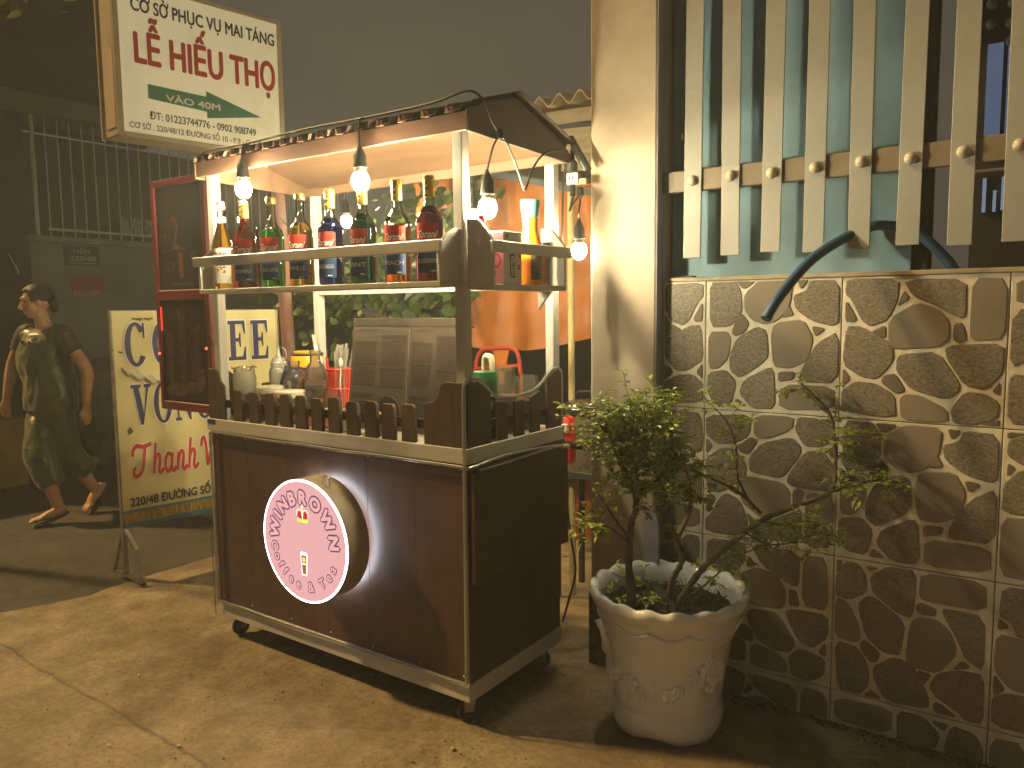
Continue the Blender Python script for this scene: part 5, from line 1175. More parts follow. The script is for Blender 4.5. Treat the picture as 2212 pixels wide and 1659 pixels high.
o = MB().lathe([(.0005, .432), (.08, .430), (.15, .422), (.226, .412)], PC, 40, close=False, wob=lambda i, a, r, z: (r, z + .012 * mnoise.noise((r * 30 * math.cos(a), r * 30 * math.sin(a), 1)))).build("soil", M("potting_soil", (.035, .026, .017), .95, var=.6, scale=40, bump=.8, bscale=60), pot)
# little weeds and dry stalks in the pot (stuff)
mb = MB()
for i in range(420):
    a = rng.uniform(0, 6.28); rr = .205 * math.sqrt(rng.random()); b0 = Vector((PC[0] + rr * math.cos(a), PC[1] + rr * math.sin(a), .418))
    d = Vector((rng.uniform(-1, 1), rng.uniform(-1, 1), rng.uniform(.4, 1.6))).normalized(); L = rng.uniform(.02, .065); sd_ = d.cross(Vector((rng.uniform(-1, 1), rng.uniform(-1, 1), .3))).normalized() * rng.uniform(.0015, .004)
    m_ = b0 + d * L * .6; e_ = b0 + d * L + Vector((0, 0, -L * .25))
    mb.add([b0 - sd_, b0 + sd_, m_ + sd_, m_ - sd_, e_], [(0, 1, 2, 3), (3, 2, 4)])
o = mb.build("weeds", M("weed_green", (.04, .055, .016), .6, var=.5, scale=30), None, fixn=False, smooth=False); tag(o, "low weeds and dry stalks on the soil in the white pot", "weeds", kind="stuff")
# the straggling shrub
pl_ = thing("potted_shrub", "straggling small-leaved shrub with bare crooked branches in the white pot", "plant", (.52, .455, .38))
mbark = M("shrub_bark", (.11, .085, .055), .85, var=.4, scale=30, bump=.5, bscale=90); mbark2 = M("shrub_bark_pale", (.22, .165, .10), .85, var=.3, scale=30, bump=.5, bscale=90)
BR = {
 'A': ([(.455, .33, .37), (0.450, .30, .577), (0.459, 0.296, 0.735), (0.479, 0.289, 0.781), (0.479, 0.272, 0.857), (0.452, 0.237, 0.94), (0.429, 0.205, 1.029), (0.409, 0.171, 1.079), (0.391, 0.14, 1.143)], .015, .35, 1.3),
 'A2': ([(0.479, 0.281, 0.79), (0.49, 0.312, 0.85), (0.531, 0.361, 0.886), (0.554, 0.406, 1.003), (0.497, 0.395, 1.122)], .009, .2, 1.5),
 'B': ([(.515, .47, .38), (0.532, 0.468, 0.5), (0.56, 0.482, 0.57), (0.548, 0.468, 0.64), (0.582, 0.49, 0.742), (0.585, 0.489, 0.827), (0.569, 0.473, 0.911), (0.541, 0.454, 1.028), (0.506, 0.432, 1.168)], .013, .55, 1.4),
 'B2': ([(0.554, 0.474, 0.623), (0.533, 0.44, 0.73), (0.526, 0.414, 0.818), (0.506, 0.377, 0.897), (0.466, 0.332, 1.022), (0.445, 0.302, 1.161)], .008, .3, 1.5),
 'C': ([(.545, .46, .40), (.60, .465, .50), (0.671, 0.479, 0.599), (0.803, 0.569, 0.728), (0.897, 0.623, 0.78), (0.996, 0.68, 0.831), (1.009, 0.682, 0.924), (1.006, 0.671, 1.01), (0.994, 0.655, 1.094), (0.944, 0.61, 1.165), (0.919, 0.578, 1.197)], .013, .55, 1.1),
 'C2': ([(1.001, 0.654, 0.837), (1.051, 0.66, 0.856), (1.1, 0.666, 0.878), (1.165, 0.683, 0.89), (1.225, 0.691, 0.868)], .006, .0, 1.3),
 'D': ([(0.779, 0.575, 0.767), (0.756, 0.556, 0.811), (0.731, 0.539, 0.883), (0.723, 0.538, 0.99), (0.699, 0.521, 1.061), (0.67, 0.499, 1.104), (0.636, 0.472, 1.147)], .006, .35, 1.0),
 'E': ([(0.797, 0.586, 0.752), (0.731, 0.543, 0.825), (0.643, 0.483, 0.879), (0.579, 0.438, 0.913), (0.539, 0.409, 0.949), (0.509, 0.389, 0.992)], .006, .25, 1.0),
 'F1': ([(0.447, 0.284, 0.695), (0.431, 0.228, 0.763), (0.409, 0.17, 0.845), (0.41, 0.121, 0.871)], .005, .5, .5),
 'F2': ([(0.454, 0.287, 0.671), (0.424, 0.208, 0.735), (0.391, 0.123, 0.766), (0.372, 0.044, 0.77)], .004, .3, 1.2),
 'G1': ([(0.804, 0.564, 0.73), (0.883, 0.578, 0.724), (0.948, 0.585, 0.746), (1.009, 0.582, 0.708)], .005, .2, 1.4),
 'G2': ([(0.76, 0.528, 0.695), (0.841, 0.54, 0.662), (0.934, 0.567, 0.678), (0.988, 0.563, 0.668)], .004, .1, 1.4),
 'H': ([(1.006, 0.644, 1.017), (1.082, 0.651, 1.028), (1.158, 0.663, 1.024)], .003, .2, .6),
 'K': ([(.50, .42, .385), (.47, .38, .45), (.43, .33, .52), (.40, .27, .56)], .004, .1, .7),
 'K2': ([(.54, .43, .385), (.56, .36, .46), (.60, .31, .50)], .004, .3, .5),
 'K3': ([(.55, .50, .40), (.64, .55, .50), (.74, .57, .60), (.82, .60, .64)], .005, .3, .9),
}
LV = MB(); lr = random.Random(21)
def leaf(L, p, d, up, ln, wd):
    d = d.normalized(); s_ = d.cross(up)
    if s_.length < 1e-4: s_ = d.orthogonal()
    s_.normalize(); n_ = s_.cross(d)
    a = p + d * ln * .45 + s_ * wd / 2 + n_ * wd * .18; b = p + d * ln * .45 - s_ * wd / 2 + n_ * wd * .18; e = p + d * ln - n_ * ln * .12
    L.add([p, a, e, b, p + d * ln * .5], [(0, 4, 1), (1, 4, 2), (0, 3, 4), (3, 2, 4)])
def twig_leaves(L, p, d, n, step, ln, rnd):
    q = Vector(p); dd = Vector(d).normalized()
    pts = [q.copy()]
    for i in range(n):
        dd = (dd + Vector((rnd.uniform(-.35, .35), rnd.uniform(-.35, .35), rnd.uniform(-.35, .22)))).normalized()
        q = q + dd * step; pts.append(q.copy())
        for s_ in (-1, 1):
            if rnd.random() < .12: continue
            sd_ = dd.cross(Vector((rnd.uniform(-.4, .4), rnd.uniform(-.4, .4), 1))).normalized() * s_
            leaf(L, q, (dd * .55 + sd_ + Vector((0, 0, rnd.uniform(-.55, .25)))), Vector((rnd.uniform(-.5, .5), rnd.uniform(-.5, .5), 1)), ln * rnd.uniform(.6, 1.25), ln * rnd.uniform(.42, .62))
    return pts
TW = MB()
for nme, (pts, r0, start, dens) in BR.items():
    sp = spline(pts, 6); m_ = len(sp)
    jit = [Vector((.004 * mnoise.noise((i * .9, 1, len(nme))), .004 * mnoise.noise((i * .9, 5, 2)), .003 * mnoise.noise((i * .9, 9, 2)))) if 0 < i else Vector() for i in range(m_)]
    sp = [p + j for p, j in zip(sp, jit)]
    MB().tube(sp, [max(.0016, r0 * (1 - .82 * i / (m_ - 1)) * (1 + .18 * math.sin(i * 2.7))) for i in range(m_)], 8).build("branch", mbark2 if nme in ('C', 'B') else mbark, pl_)
    for i in range(m_ - 1):
        t_ = i / (m_ - 1)
        if t_ < start: continue
        seg = (sp[i + 1] - sp[i]).length
        cnt = dens * seg / .017
        k = int(cnt) + (1 if lr.random() < cnt - int(cnt) else 0)
        for _ in range(k):
            d = Vector((lr.uniform(-1, 1), lr.uniform(-1, 1), lr.uniform(-.35, .9)))
            p = sp[i].lerp(sp[i + 1], lr.random())
            pts2 = twig_leaves(LV, p, d, lr.randint(3, 6), .017, .031, lr)
            TW.tube(pts2, .0011, 4, caps=False)
# the fuller tuft at the upper left
for i in range(150):
    c_ = Vector((.452, .26, 1.06)) + Vector((lr.gauss(0, .060), lr.gauss(0, .065), lr.gauss(0, .050)))
    pts2 = twig_leaves(LV, c_, Vector((lr.uniform(-1, 1), lr.uniform(-1, 1), lr.uniform(-.2, 1))), lr.randint(3, 5), .016, .031, lr); TW.tube(pts2, .0011, 4, caps=False)
for i in range(75):
    c_ = Vector((.50, .31, .93)) + Vector((lr.gauss(0, .06), lr.gauss(0, .06), lr.gauss(0, .045)))
    pts2 = twig_leaves(LV, c_, Vector((lr.uniform(-1, 1), lr.uniform(-1, 1), lr.uniform(-.2, 1))), lr.randint(3, 5), .016, .031, lr); TW.tube(pts2, .0011, 4, caps=False)
def leaf_mat(name, c1, c2, sc=40, tr=.35, rough=.45):
    m = bpy.data.materials.new(name); m.use_nodes = True; n = m.node_tree.nodes; l = m.node_tree.links
    b = n["Principled BSDF"]; b.inputs["Roughness"].default_value = rough; b.inputs["Specular IOR Level"].default_value = .4
    tc = n.new("ShaderNodeTexCoord"); nz = n.new("ShaderNodeTexNoise"); nz.inputs["Scale"].default_value = sc; nz.inputs["Detail"].default_value = 3; l.new(tc.outputs["Object"], nz.inputs["Vector"])
    rp = n.new("ShaderNodeValToRGB"); e = rp.color_ramp.elements; e[0].position = .3; e[1].position = .7; e[0].color = lin(c1); e[1].color = lin(c2); l.new(nz.outputs[0], rp.inputs[0]); l.new(rp.outputs[0], b.inputs["Base Color"])
    t = n.new("ShaderNodeBsdfTranslucent"); l.new(rp.outputs[0], t.inputs[0]); mx = n.new("ShaderNodeMixShader"); mx.inputs[0].default_value = tr
    l.new(b.outputs[0], mx.inputs[1]); l.new(t.outputs[0], mx.inputs[2]); l.new(mx.outputs[0], n["Material Output"].inputs[0])
    return m
mleaf = leaf_mat("shrub_leaf", (.13, .20, .022), (.46, .50, .075), 38, .28)
o = LV.build("leaves", mleaf, pl_, fixn=False, smooth=False, merge=False); o["kind"] = "stuff"
TW.build("twigs", mbark, pl_)["kind"] = "stuff"
# a few litter bits on the concrete
for i, (x, y) in enumerate(((-.30, -.55), (-.75, -.62), (-.05, -.25), (-1.35, -.42), (.10, -.32), (-.95, -.75), (.02, -.12), (-2.2, -.1), (-.5, -.78), (-1.6, .2))):
    mb = MB(); s_ = rng.uniform(.005, .010)
    mb.ball((x, y, .006), s_, 7, 5, (1, rng.uniform(.5, .9), .5))
    one(mb.build("pebble", M("pale_litter", (.50, .45, .36), .8, var=.2)), "tiny pale chip lying on the concrete before the cart", "pebble", "pale chips on the concrete")

# ================================================================== BEHIND THE CART
# climbing vine on a wire
vine = thing("climbing_vine", "broad-leaved climbing vine tangled behind the cart", "vine", (-1.9, 1.6, 1.0))
VL = MB(); vr = random.Random(5); VS = MB()
def bleaf(L, p, d, ln, wd, up):
    d = d.normalized(); s_ = d.cross(up); s_ = s_.normalized() if s_.length > 1e-4 else d.orthogonal().normalized(); n_ = s_.cross(d)
    pts = [(0, 0), (.12, .30), (.40, .50), (.70, .36), (1.0, 0)]
    k = []
    for t_, w_ in pts: k.append(p + d * ln * t_ - n_ * ln * .18 * t_ * t_)
    L_ = [k[i] + s_ * wd * pts[i][1] + n_ * wd * .12 * pts[i][1] for i in (1, 2, 3)]; R_ = [k[i] - s_ * wd * pts[i][1] + n_ * wd * .12 * pts[i][1] for i in (1, 2, 3)]
    L.add(k + L_ + R_, [(0, 1, 5), (1, 2, 6, 5), (2, 3, 7, 6), (3, 4, 7), (0, 8, 1), (1, 8, 9, 2), (2, 9, 10, 3), (3, 10, 4)])
for (cx0, cz0, sx, sz, n_, y0) in ((-2.62, 1.62, .22, .15, 110, 1.62), (-2.15, 1.58, .26, .16, 150, 1.60), (-1.75, 1.55, .20, .18, 130, 1.60), (-1.45, 1.52, .13, .15, 90, 1.58), (-1.75, 1.85, .20, .22, 130, 1.62), (-1.45, 2.05, .16, .18, 100, 1.60), (-1.15, 2.08, .12, .14, 60, 1.58), (-1.28, 1.72, .10, .18, 50, 1.58), (-2.3, 1.3, .25, .16, 50, 1.68), (-2.9, 1.55, .2, .2, 60, 1.7)):
    for i in range(n_):
        p = Vector((vr.gauss(cx0, sx * .62), y0 + vr.gauss(0, .09), vr.gauss(cz0, sz * .62)))
        d = Vector((vr.uniform(-1, 1), vr.uniform(-1, .4), vr.uniform(-1.1, .35))); ln = vr.uniform(.045, .095)
        bleaf(VL, p, d, ln, ln * .8, Vector((vr.uniform(-.6, .6), -1.0, vr.uniform(.1, 1.2))))
for pth in ([(-3.1, 1.66, 1.4), (-2.5, 1.62, 1.5), (-1.9, 1.6, 1.46), (-1.3, 1.58, 1.45)], [(-1.75, 1.62, 1.3), (-1.7, 1.6, 1.7), (-1.5, 1.6, 2.0), (-1.2, 1.58, 2.15)], [(-2.25, 1.65, 1.35), (-2.0, 1.62, 1.36), (-1.2, 1.6, 1.34)], [(-1.4, 1.6, 1.0), (-1.38, 1.6, 1.4), (-1.42, 1.62, 1.8)], [(-2.2, 1.6, 1.5), (-1.95, 1.55, 1.28), (-1.6, 1.5, 1.1)]):
    VS.tube(spline(pth, 6), .007, 6)
mvl = leaf_mat("vine_leaf", (.025, .055, .012), (.095, .15, .032), 14)
VL.build("leaves", mvl, vine, fixn=False, merge=False)["kind"] = "stuff"
VS.build("stems", mbark, vine)
# orange tarpaulin
tp = MB(); vs = []; fs = []; NU, NV = 60, 40
for j in range(NV + 1):
    for i in range(NU + 1):
        u = i / NU; v = j / NV
        x = -1.88 + 1.70 * u
        zb = 1.235 + .035 * math.sin(u * 9) - .03 * (u < .45) + .10 * max(0, u - .72) * 2 + .42 * max(0, .28 - u) / .28
        zt = 2.30 - .22 * u
        z = zb + (zt - zb) * v
        y = 1.85 + .035 * math.sin(u * 17 + v * 2.5) * (1 - .5 * v) + .022 * math.sin(u * 41 + 3 * v) + .02 * mnoise.noise((u * 9, v * 7, 0)) - .10 * (1 - v) ** 3
        vs.append((x, y, z))
for j in range(NV):
    for i in range(NU):
        k = j * (NU + 1) + i; fs.append((k, k + 1, k + NU + 2, k + NU + 1))
o = tp.add(vs, fs).build("orange_tarpaulin", M("tarpaulin_orange", (.36, .115, .014), .5, var=.15, scale=5, bump=.15, bscale=14), None, merge=False); one(o, "orange tarpaulin hung in folds under the shed roof behind the cart", "tarpaulin")
# shed with corrugated roof
sh = thing("corrugated_shed", "cream corrugated shed roof beside the pillar above the orange tarpaulin", "shed", (-.5, 2.2, 0))
mcor = M("corrugated_cement", (.52, .45, .32), .75, var=.18, scale=6, bump=.25, bscale=40, dirt=(.28, .22, .14), dirt_amt=.5)
vs = []; fs = []; n_ = 72
for i in range(n_ + 1):
    x = -1.05 + 1.35 * i / n_; h = .030 * math.cos(x * 2 * math.pi / .125) if True else 0
    for y, z in ((1.62, 2.545), (3.6, 2.85)):
        vs += [(x, y, z + h), (x, y, z + h - .008)]
for i in range(n_):
    k = 4 * i; fs += [(k, k + 4, k + 6, k + 2), (k + 1, k + 3, k + 7, k + 5), (k, k + 1, k + 5, k + 4)]
MB().add(vs, fs).build("corrugated_sheet", mcor, sh)
mbm = M("shed_beam_cream", (.50, .42, .28), .7, var=.18, scale=6, stretch=(1, 4, 4), dirt=(.26, .20, .12), dirt_amt=.5)
MB().bar((-1.02, 1.70, 2.478), (.3, 1.70, 2.44), .05, .06).build("beam", mbm, sh)
MB().bar((-.95, 1.74, 2.36), (.3, 1.74, 2.30), .03, .13).build("beam", mbm, sh)
MB().bar((-.80, 1.95, 2.29), (.3, 1.95, 2.22), .03, .12).build("beam", mbm, sh)
MB().bar((-1.30, 1.66, 2.265), (.3, 1.66, 1.85), .028, .035).build("rail", M("rail_bluegrey", (.07, .085, .10), .6), sh)
MB().tube([(-.36, 1.30, 0), (-.365, 1.30, 2.0)], .017, 10).build("post", M("post_yellowed", (.36, .29, .14), .55, var=.2, scale=8), sh)
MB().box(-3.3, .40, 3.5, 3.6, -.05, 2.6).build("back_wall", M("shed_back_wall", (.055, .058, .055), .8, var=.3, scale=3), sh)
MB().tube([(-.43, 1.62, 1.0), (-.40, 1.6, 1.15), (-.36, 1.6, 1.27)], .006, 5).build("stay", msteel, sh)
o = MB().box(-1.7, -.12, 2.10, 3.5, -.02, .15).build("porch_step", M("red_porch_tile", (.34, .075, .035), .35, var=.2, scale=5), bevel=.006); tag(o, None, None, kind="structure")
# red tubular chair
chd = thing("red_chair", "red tubular chair with orange seat back behind the cart's right end", "chair", (-1.1, 1.72, 0))
mrt = M("chair_red_tube", (.50, .06, .035), .4, var=.1)
MB().tube(spline([(-1.27, 1.70, .02), (-1.275, 1.70, .9), (-1.265, 1.70, 1.11), (-1.22, 1.70, 1.195), (-1.14, 1.70, 1.21), (-1.02, 1.70, 1.215), (-.965, 1.70, 1.19), (-.945, 1.70, 1.10), (-.94, 1.70, .9), (-.935, 1.70, .02)], 6), .013, 10).build("back_frame", mrt, chd)
MB().tube([(-1.27, 1.70, 1.085), (-.945, 1.70, 1.115)], .012, 8).build("crossbar", mrt, chd); MB().tube([(-1.27, 1.72, .62), (-.94, 1.72, .62)], .012, 8).build("crossbar", mrt, chd)
MB().prism([(-1.14, 1.205), (-1.02, 1.21), (-1.055, 1.08), (-1.06, 1.0), (-1.085, 1.0)], lambda a, b, d: (a, d, b), 1.70, 1.712).build("back_cloth", M("chair_orange_cloth", (.6, .19, .03), .6), chd)
MB().box(-1.27, -.94, 1.70, 2.05, .60, .63).build("seat", mrt, chd, bevel=.006)
for x in (-1.26, -.95): MB().tube([(x, 2.04, .6), (x, 2.08, .16)], .012, 8).build("leg", mrt, chd)
# steel boiler on a black stand
bl = thing("steel_boiler", "stainless steel boiler with black lid behind the cart beside the pillar", "boiler", (-.285, 1.36, 0))
mss = M("boiler_steel", (.50, .46, .38), .30, metal=.85, var=.2, scale=5, stretch=(3, 3, .4))
c = (-.285, 1.36, 0)
MB().lathe([(.0005, .655), (.135, .655), (.138, .66), (.138, .915), (.142, .92), (.0005, .92)], c, 36).build("body", mss, bl)
MB().lathe([(.146, .9205), (.150, .925), (.150, .955), (.135, .965), (.125, .985), (.09, 1.0), (.0005, 1.002)], c, 36).build("lid", M("boiler_lid_black", (.022, .022, .02), .2, coat=.5), bl)
MB().tube(spline([(-.355, 1.36, 1.0), (-.345, 1.34, 1.025), (-.285, 1.33, 1.035), (-.225, 1.34, 1.025), (-.215, 1.36, 1.0)], 5), .008, 8).build("lid_handle", mblackp, bl)
MB().box(-.43, -.14, 1.22, 1.50, .615, .654).build("stand_top", mblackp, bl, bevel=.004)
for x in (-.41, -.16):
    for y in (1.24, 1.48): MB().box(x - .012, x + .012, y - .012, y + .012, 0, .6145).build("stand_leg", mblackp, bl)
o = MB().tube([(-.25, .80, .83), (-.205, .86, .812), (-.10, .93, .77), (-.05, .95, .762)], [.014, .015, .016, .016], 10)
o = MB().tube([(-.05, .66, .905), (.0, .72, .885), (.06, .80, .862), (.10, .86, .855)], [.013, .014, .015, .016], 10).build("rubber_hose", M("handle_black_gloss", (.03, .025, .022), .25)); one(o, "short black rubber hose sticking out behind the cart's right end", "hose")
o = MB().prism([(0, 0), (.05, 0), (.055, .10), (.045, .19), (.03, .2), (.005, .19)], lambda a, b, d: (-.088 + a, .74 + d, .80 + b), 0, .05).build("red_bag", M("bag_red_plastic", (.72, .05, .03), .35, var=.2, scale=12), bevel=.012, seg=2); one(o, "bright red plastic bag hanging behind the cart's right end", "bag")
o = MB().box(-.075, -.043, .725, .7395, .93, .97).build("white_tag", M("tag_white", (.7, .62, .5), .5), bevel=.004); one(o, "small cream tag on the red bag behind the cart", "tag")
# tree overhead and its hanging leaves
def crown(name, label, base, top, pts, cnt, ln, seed, trunk_r, mat_):
    t = thing(name, label, "tree", base); rd = random.Random(seed); L = MB()
    for (c_, s_) in pts:
        for i in range(cnt):
            p = Vector(c_) + Vector((rd.gauss(0, s_[0] * .55), rd.gauss(0, s_[1] * .55), rd.gauss(0, s_[2] * .55)))
            d = Vector((rd.uniform(-1, 1), rd.uniform(-1, 1), rd.uniform(-1.2, .4))); l_ = ln * rd.uniform(.6, 1.3)
            bleaf(L, p, d, l_, l_ * .55, Vector((rd.uniform(-.7, .7), rd.uniform(-.7, .7), 1)))
    L.build("crown", mat_, t, fixn=False, merge=False)
    b0 = Vector(base); tp_ = Vector(top)
    tr = MB().tube(spline([b0, b0.lerp(tp_, .4) + Vector((.1, .05, 0)), b0.lerp(tp_, .75), tp_], 6), [trunk_r * (1 - .6 * i / 18) for i in range(19)], 10)
    for (c_, s_) in pts: tr.tube(spline([b0.lerp(tp_, .72), b0.lerp(tp_, .9).lerp(Vector(c_), .5), Vector(c_)], 6), [trunk_r * .4 * (1 - .8 * i / 12) for i in range(13)], 7)
    tr.build("trunk", mbark, t); return t
mtl2 = leaf_mat("tree_leaf_olive", (.05, .05, .015), (.12, .10, .03), 10)  # dull olive-brown leaf tones
crown("overhanging_tree", "leafy branch tips hanging into the top left corner", (-5.2, -.7, 0), (-4.3, -.7, 3.1), [((-2.08, -.46, 2.79), (.16, .18, .07)), ((-2.35, -.55, 2.85), (.2, .25, .08))], 45, .10, 9, .06, mtl2)

# ================================================================== ACROSS THE LANE
nb = thing("neighbour_house", "dim grey-green house front with barred balcony across the lane", "house", (-6.3, 2.4, 0))
mgg = M("neighbour_wall", (.14, .158, .135), .75, var=.14, scale=1.6, bump=.1, bscale=20, dirt=(.06, .062, .052), dirt_amt=.6, dscale=2)
MB().box(-6.5, -6.2, 1.40, 5.5, -.05, 2.10).build("wall", mgg, nb)
MB().box(-6.55, -6.13, 1.36, 5.5, 2.1005, 2.16).build("ledge", M("neighbour_ledge", (.17, .165, .145), .7, var=.2, scale=4), nb, bevel=.006)
MB().box(-6.50, -6.2, .2, 1.398, -.05, 3.4).build("gate_pier", M("neighbour_dark_pier", (.030, .026, .020), .8, var=.3, scale=4), nb)
MB().box(-6.6, -6.05, .2, 5.5, 3.245, 3.42).build("lintel", M("neighbour_lintel", (.10, .09, .075), .75, var=.2, scale=3), nb, bevel=.01)
MB().box(-7.9, -7.8, .2, 5.5, -.05, 3.42).build("inner_wall", M("neighbour_inner", (.05, .042, .034), .8, var=.3, scale=2), nb)
MB().box(-7.7, -6.5, .2, 3.4, 3.42, 6.5).build("upper_storey", M("neighbour_upper", (.035, .03, .024), .8, var=.3, scale=2), nb)
MB().box(-8.0, -6.5, 1.40, 5.5, 2.0, 2.098).build("balcony_floor", mgg, nb)
mbar = M("balcony_bar", (.36, .35, .31), .5, var=.15, scale=10)
for i in range(35):
    y = 1.47 + .112 * i
    MB().tube([(-6.17, y, 2.161), (-6.17, y, 3.244)], .020 if i == 0 else .0075, 7).build("bar", mbar, nb)
MB().bar((-6.17, 1.55, 2.225), (-6.17, 5.4, 2.225), .02, .022).build("balcony_rail", mbar, nb)
for i in range(5):
    vs = []; fs = []
    y0 = 2.30 + .13 * i
    for j in range(6):
        for k in range(6): vs.append((-6.25 + .02 * math.sin(j * 1.3 + i) - .008 * k, y0 + .11 * k / 5, 2.23 + .17 * j / 5 + .01 * math.sin(k * 1.5 + i)))
    for j in range(5):
        for k in range(5): q_ = j * 6 + k; fs.append((q_, q_ + 1, q_ + 7, q_ + 6))
    o = MB().add(vs, fs).build("blue_cloth", M("cloth_paleblue", (.20, .27, .27), .8, var=.3, scale=14), fixn=False); one(o, ("first", "second", "third", "fourth", "fifth")[i] + " pale blue cloth from the left behind the neighbour's balcony bars", "cloth", "cloths on the balcony")
t = thing("alley_plate", "dark alley number plate on the wall across the lane", "sign", (-6.19, 1.87, 1.9))
MB().box(-6.1995, -6.19, 1.70, 2.03, 1.895, 2.085).build("plate", M("plate_dark", (.045, .045, .055), .5), t)
pq_ = lambda a, b: (-6.1885, a, b)
mpw = M("plate_white", (.26, .26, .23), .6)
put_text("lettering", "HẺM", (1.79, 2.015, 1.94, 2.055), pq_, mpw, t, offset=.03); put_text("lettering", "220/48", (1.75, 1.945, 1.99, 1.99), pq_, mpw, t, offset=.03)
put_polys("line", [[(1.74, 1.918), (2.0, 1.918), (2.0, 1.926), (1.74, 1.926)]], pq_, mpw, t)
t = thing("red_poster", "faded red poster with pale strip on the wall across the lane", "poster", (-6.19, 1.9, 1.6))
MB().box(-6.1995, -6.192, 1.755, 2.06, 1.655, 1.80).build("sheet", M("poster_red", (.20, .035, .03), .6, var=.25, scale=12), t)
MB().box(-6.1995, -6.192, 1.755, 2.06, 1.595, 1.654).build("strip", M("poster_pale", (.22, .19, .16), .6, var=.4, scale=20), t)
o = MB().box(-6.19, -5.75, 1.66, 3.4, -.03, 1.0).build("concrete_block", M("block_concrete", (.135, .115, .085), .8, var=.35, scale=7, bump=.3, bscale=30, dirt=(.05, .04, .03), dirt_amt=.7, dscale=9), bevel=.03); one(o, "low mottled concrete block against the wall across the lane", "block")
t = thing("yellow_stall", "yellow vendor box with wooden top behind the walking woman", "stall", (-5.4, .6, 0))
MB().box(-5.75, -5.2, .1, .84, .06, .565).build("box", M("stall_yellow", (.30, .19, .02), .5, var=.2, scale=5), t, bevel=.01)
MB().box(-5.80, -5.17, .05, .88, .5655, .60).build("top", M("stall_wood", (.28, .18, .08), .6, var=.2, scale=6), t, bevel=.005)
for y in (.2, .75): MB().lathe([(.03, -.02), (.06, -.02), (.06, .02), (.03, .02)], n=16).xf(Matrix.Translation((-5.3, y, .03)) @ Matrix.Rotation(R(90), 4, 'Y')).build("wheel", mrub, t)
MB().box(-5.55, -5.53, .55, .80, .601, 1.36).build("back_board", M("stall_pinkish", (.17, .10, .07), .6, var=.3, scale=6), t)
o = MB().tube([(-6.18, 1.21, 1.98), (-6.17, 1.26, 1.86), (-6.17, 1.275, 1.80)], [.006, .012, .016], 7).build("pale_latch", M("latch_pale", (.28, .26, .23), .5)); one(o, "pale metal latch on the dark pier across the lane", "latch")
# ================================================================== THE WALKING WOMAN
J = {k: Vector(v) for k, v in {'pelvis': (-4.344, 0.666, 0.785), 'waist': (-4.362, 0.672, 0.933), 'chest': (-4.403, 0.67, 1.15), 'neck': (-4.412, 0.686, 1.34), 'head': (-4.420, 0.640, 1.525),
 'Ls': (-4.215, 0.705, 1.292), 'Le': (-4.05, 0.785, 1.037), 'Lw': (-4.0, 0.742, 0.793), 'Lh': (-3.965, 0.722, 0.655), 'Rs': (-4.605, 0.645, 1.290), 'Re': (-4.655, 0.551, 1.065), 'Rw': (-4.593, 0.474, 0.832), 'Rh': (-4.556, 0.436, 0.690),
 'Lhip': (-4.262, 0.666, 0.760), 'Rhip': (-4.426, 0.657, 0.755), 'Rk': (-4.262, 0.523, 0.470), 'Ra': (-4.110, 0.560, 0.090), 'Lk': (-4.246, 0.712, 0.450), 'La': (-4.208, 0.861, 0.150)}.items()}
wom = thing("person", "woman in shiny dark green blouse and trousers walking along the lane in flip-flops", "person", (-4.33, .65, -.03))
mskin = M("skin_warm", (.56, .31, .18), .55, var=.2, scale=14)
msatin = M("satin_green", (.060, .072, .010), .40, var=.25, scale=6, bump=.7, bscale=16, spec=.7, sheen=.3)
msleeve = M("sleeve_mesh_grey", (.060, .045, .038), .7, var=.25, scale=60)
mhair = M("hair_dark", (.014, .010, .008), .45, var=.4, scale=30, bump=.5, bscale=90, stretch=(1, 1, 3))
def evald(mb, name, mat, parent, voxel=.006, smooth_it=4, smf=.6):
    """join the closed pieces into one continuous surface (voxel remesh, then smoothing)"""
    me = bpy.data.meshes.new(name); inv = wm(parent).inverted()
    me.from_pydata([tuple(inv @ Vector(p)) for p in mb.v], [], mb.f)
    bm = bmesh.new(); bm.from_mesh(me); bmesh.ops.remove_doubles(bm, verts=bm.verts, dist=1e-6); bmesh.ops.recalc_face_normals(bm, faces=bm.faces); bm.to_mesh(me); bm.free()
    o = bpy.data.objects.new(name, me); col.objects.link(o)
    r_ = o.modifiers.new("r", 'REMESH'); r_.mode = 'VOXEL'; r_.voxel_size = voxel
    s_ = o.modifiers.new("s", 'SMOOTH'); s_.factor = smf; s_.iterations = smooth_it
    dg = bpy.context.evaluated_depsgraph_get(); m2 = bpy.data.meshes.new_from_object(o.evaluated_get(dg))
    bpy.data.objects.remove(o); bpy.data.meshes.remove(me)
    for p in m2.polygons: p.use_smooth = True
    m2.name = name; m2.materials.clear(); m2.materials.append(mat)
    return link(name, m2, parent)
def loft(mb, secs, n=20):
    """secs: (centre, side-vector half-width, front-vector half-depth)"""
    vs = []; m = len(secs)
    for c, a, b in secs:
        for k in range(n):
            t = 2 * math.pi * k / n; vs.append(Vector(c) + Vector(a) * math.cos(t) + Vector(b) * math.sin(t))
    fs = [(i * n + k, i * n + (k + 1) % n, (i + 1) * n + (k + 1) % n, (i + 1) * n + k) for i in range(m - 1) for k in range(n)]
    fs += [tuple(range(n))[::-1], tuple((m - 1) * n + k for k in range(n))]
    return mb.add(vs, fs)
SD = Vector((.97, .2, 0)).normalized(); FR = Vector((.2, -.97, 0)).normalized()          # her left, her front
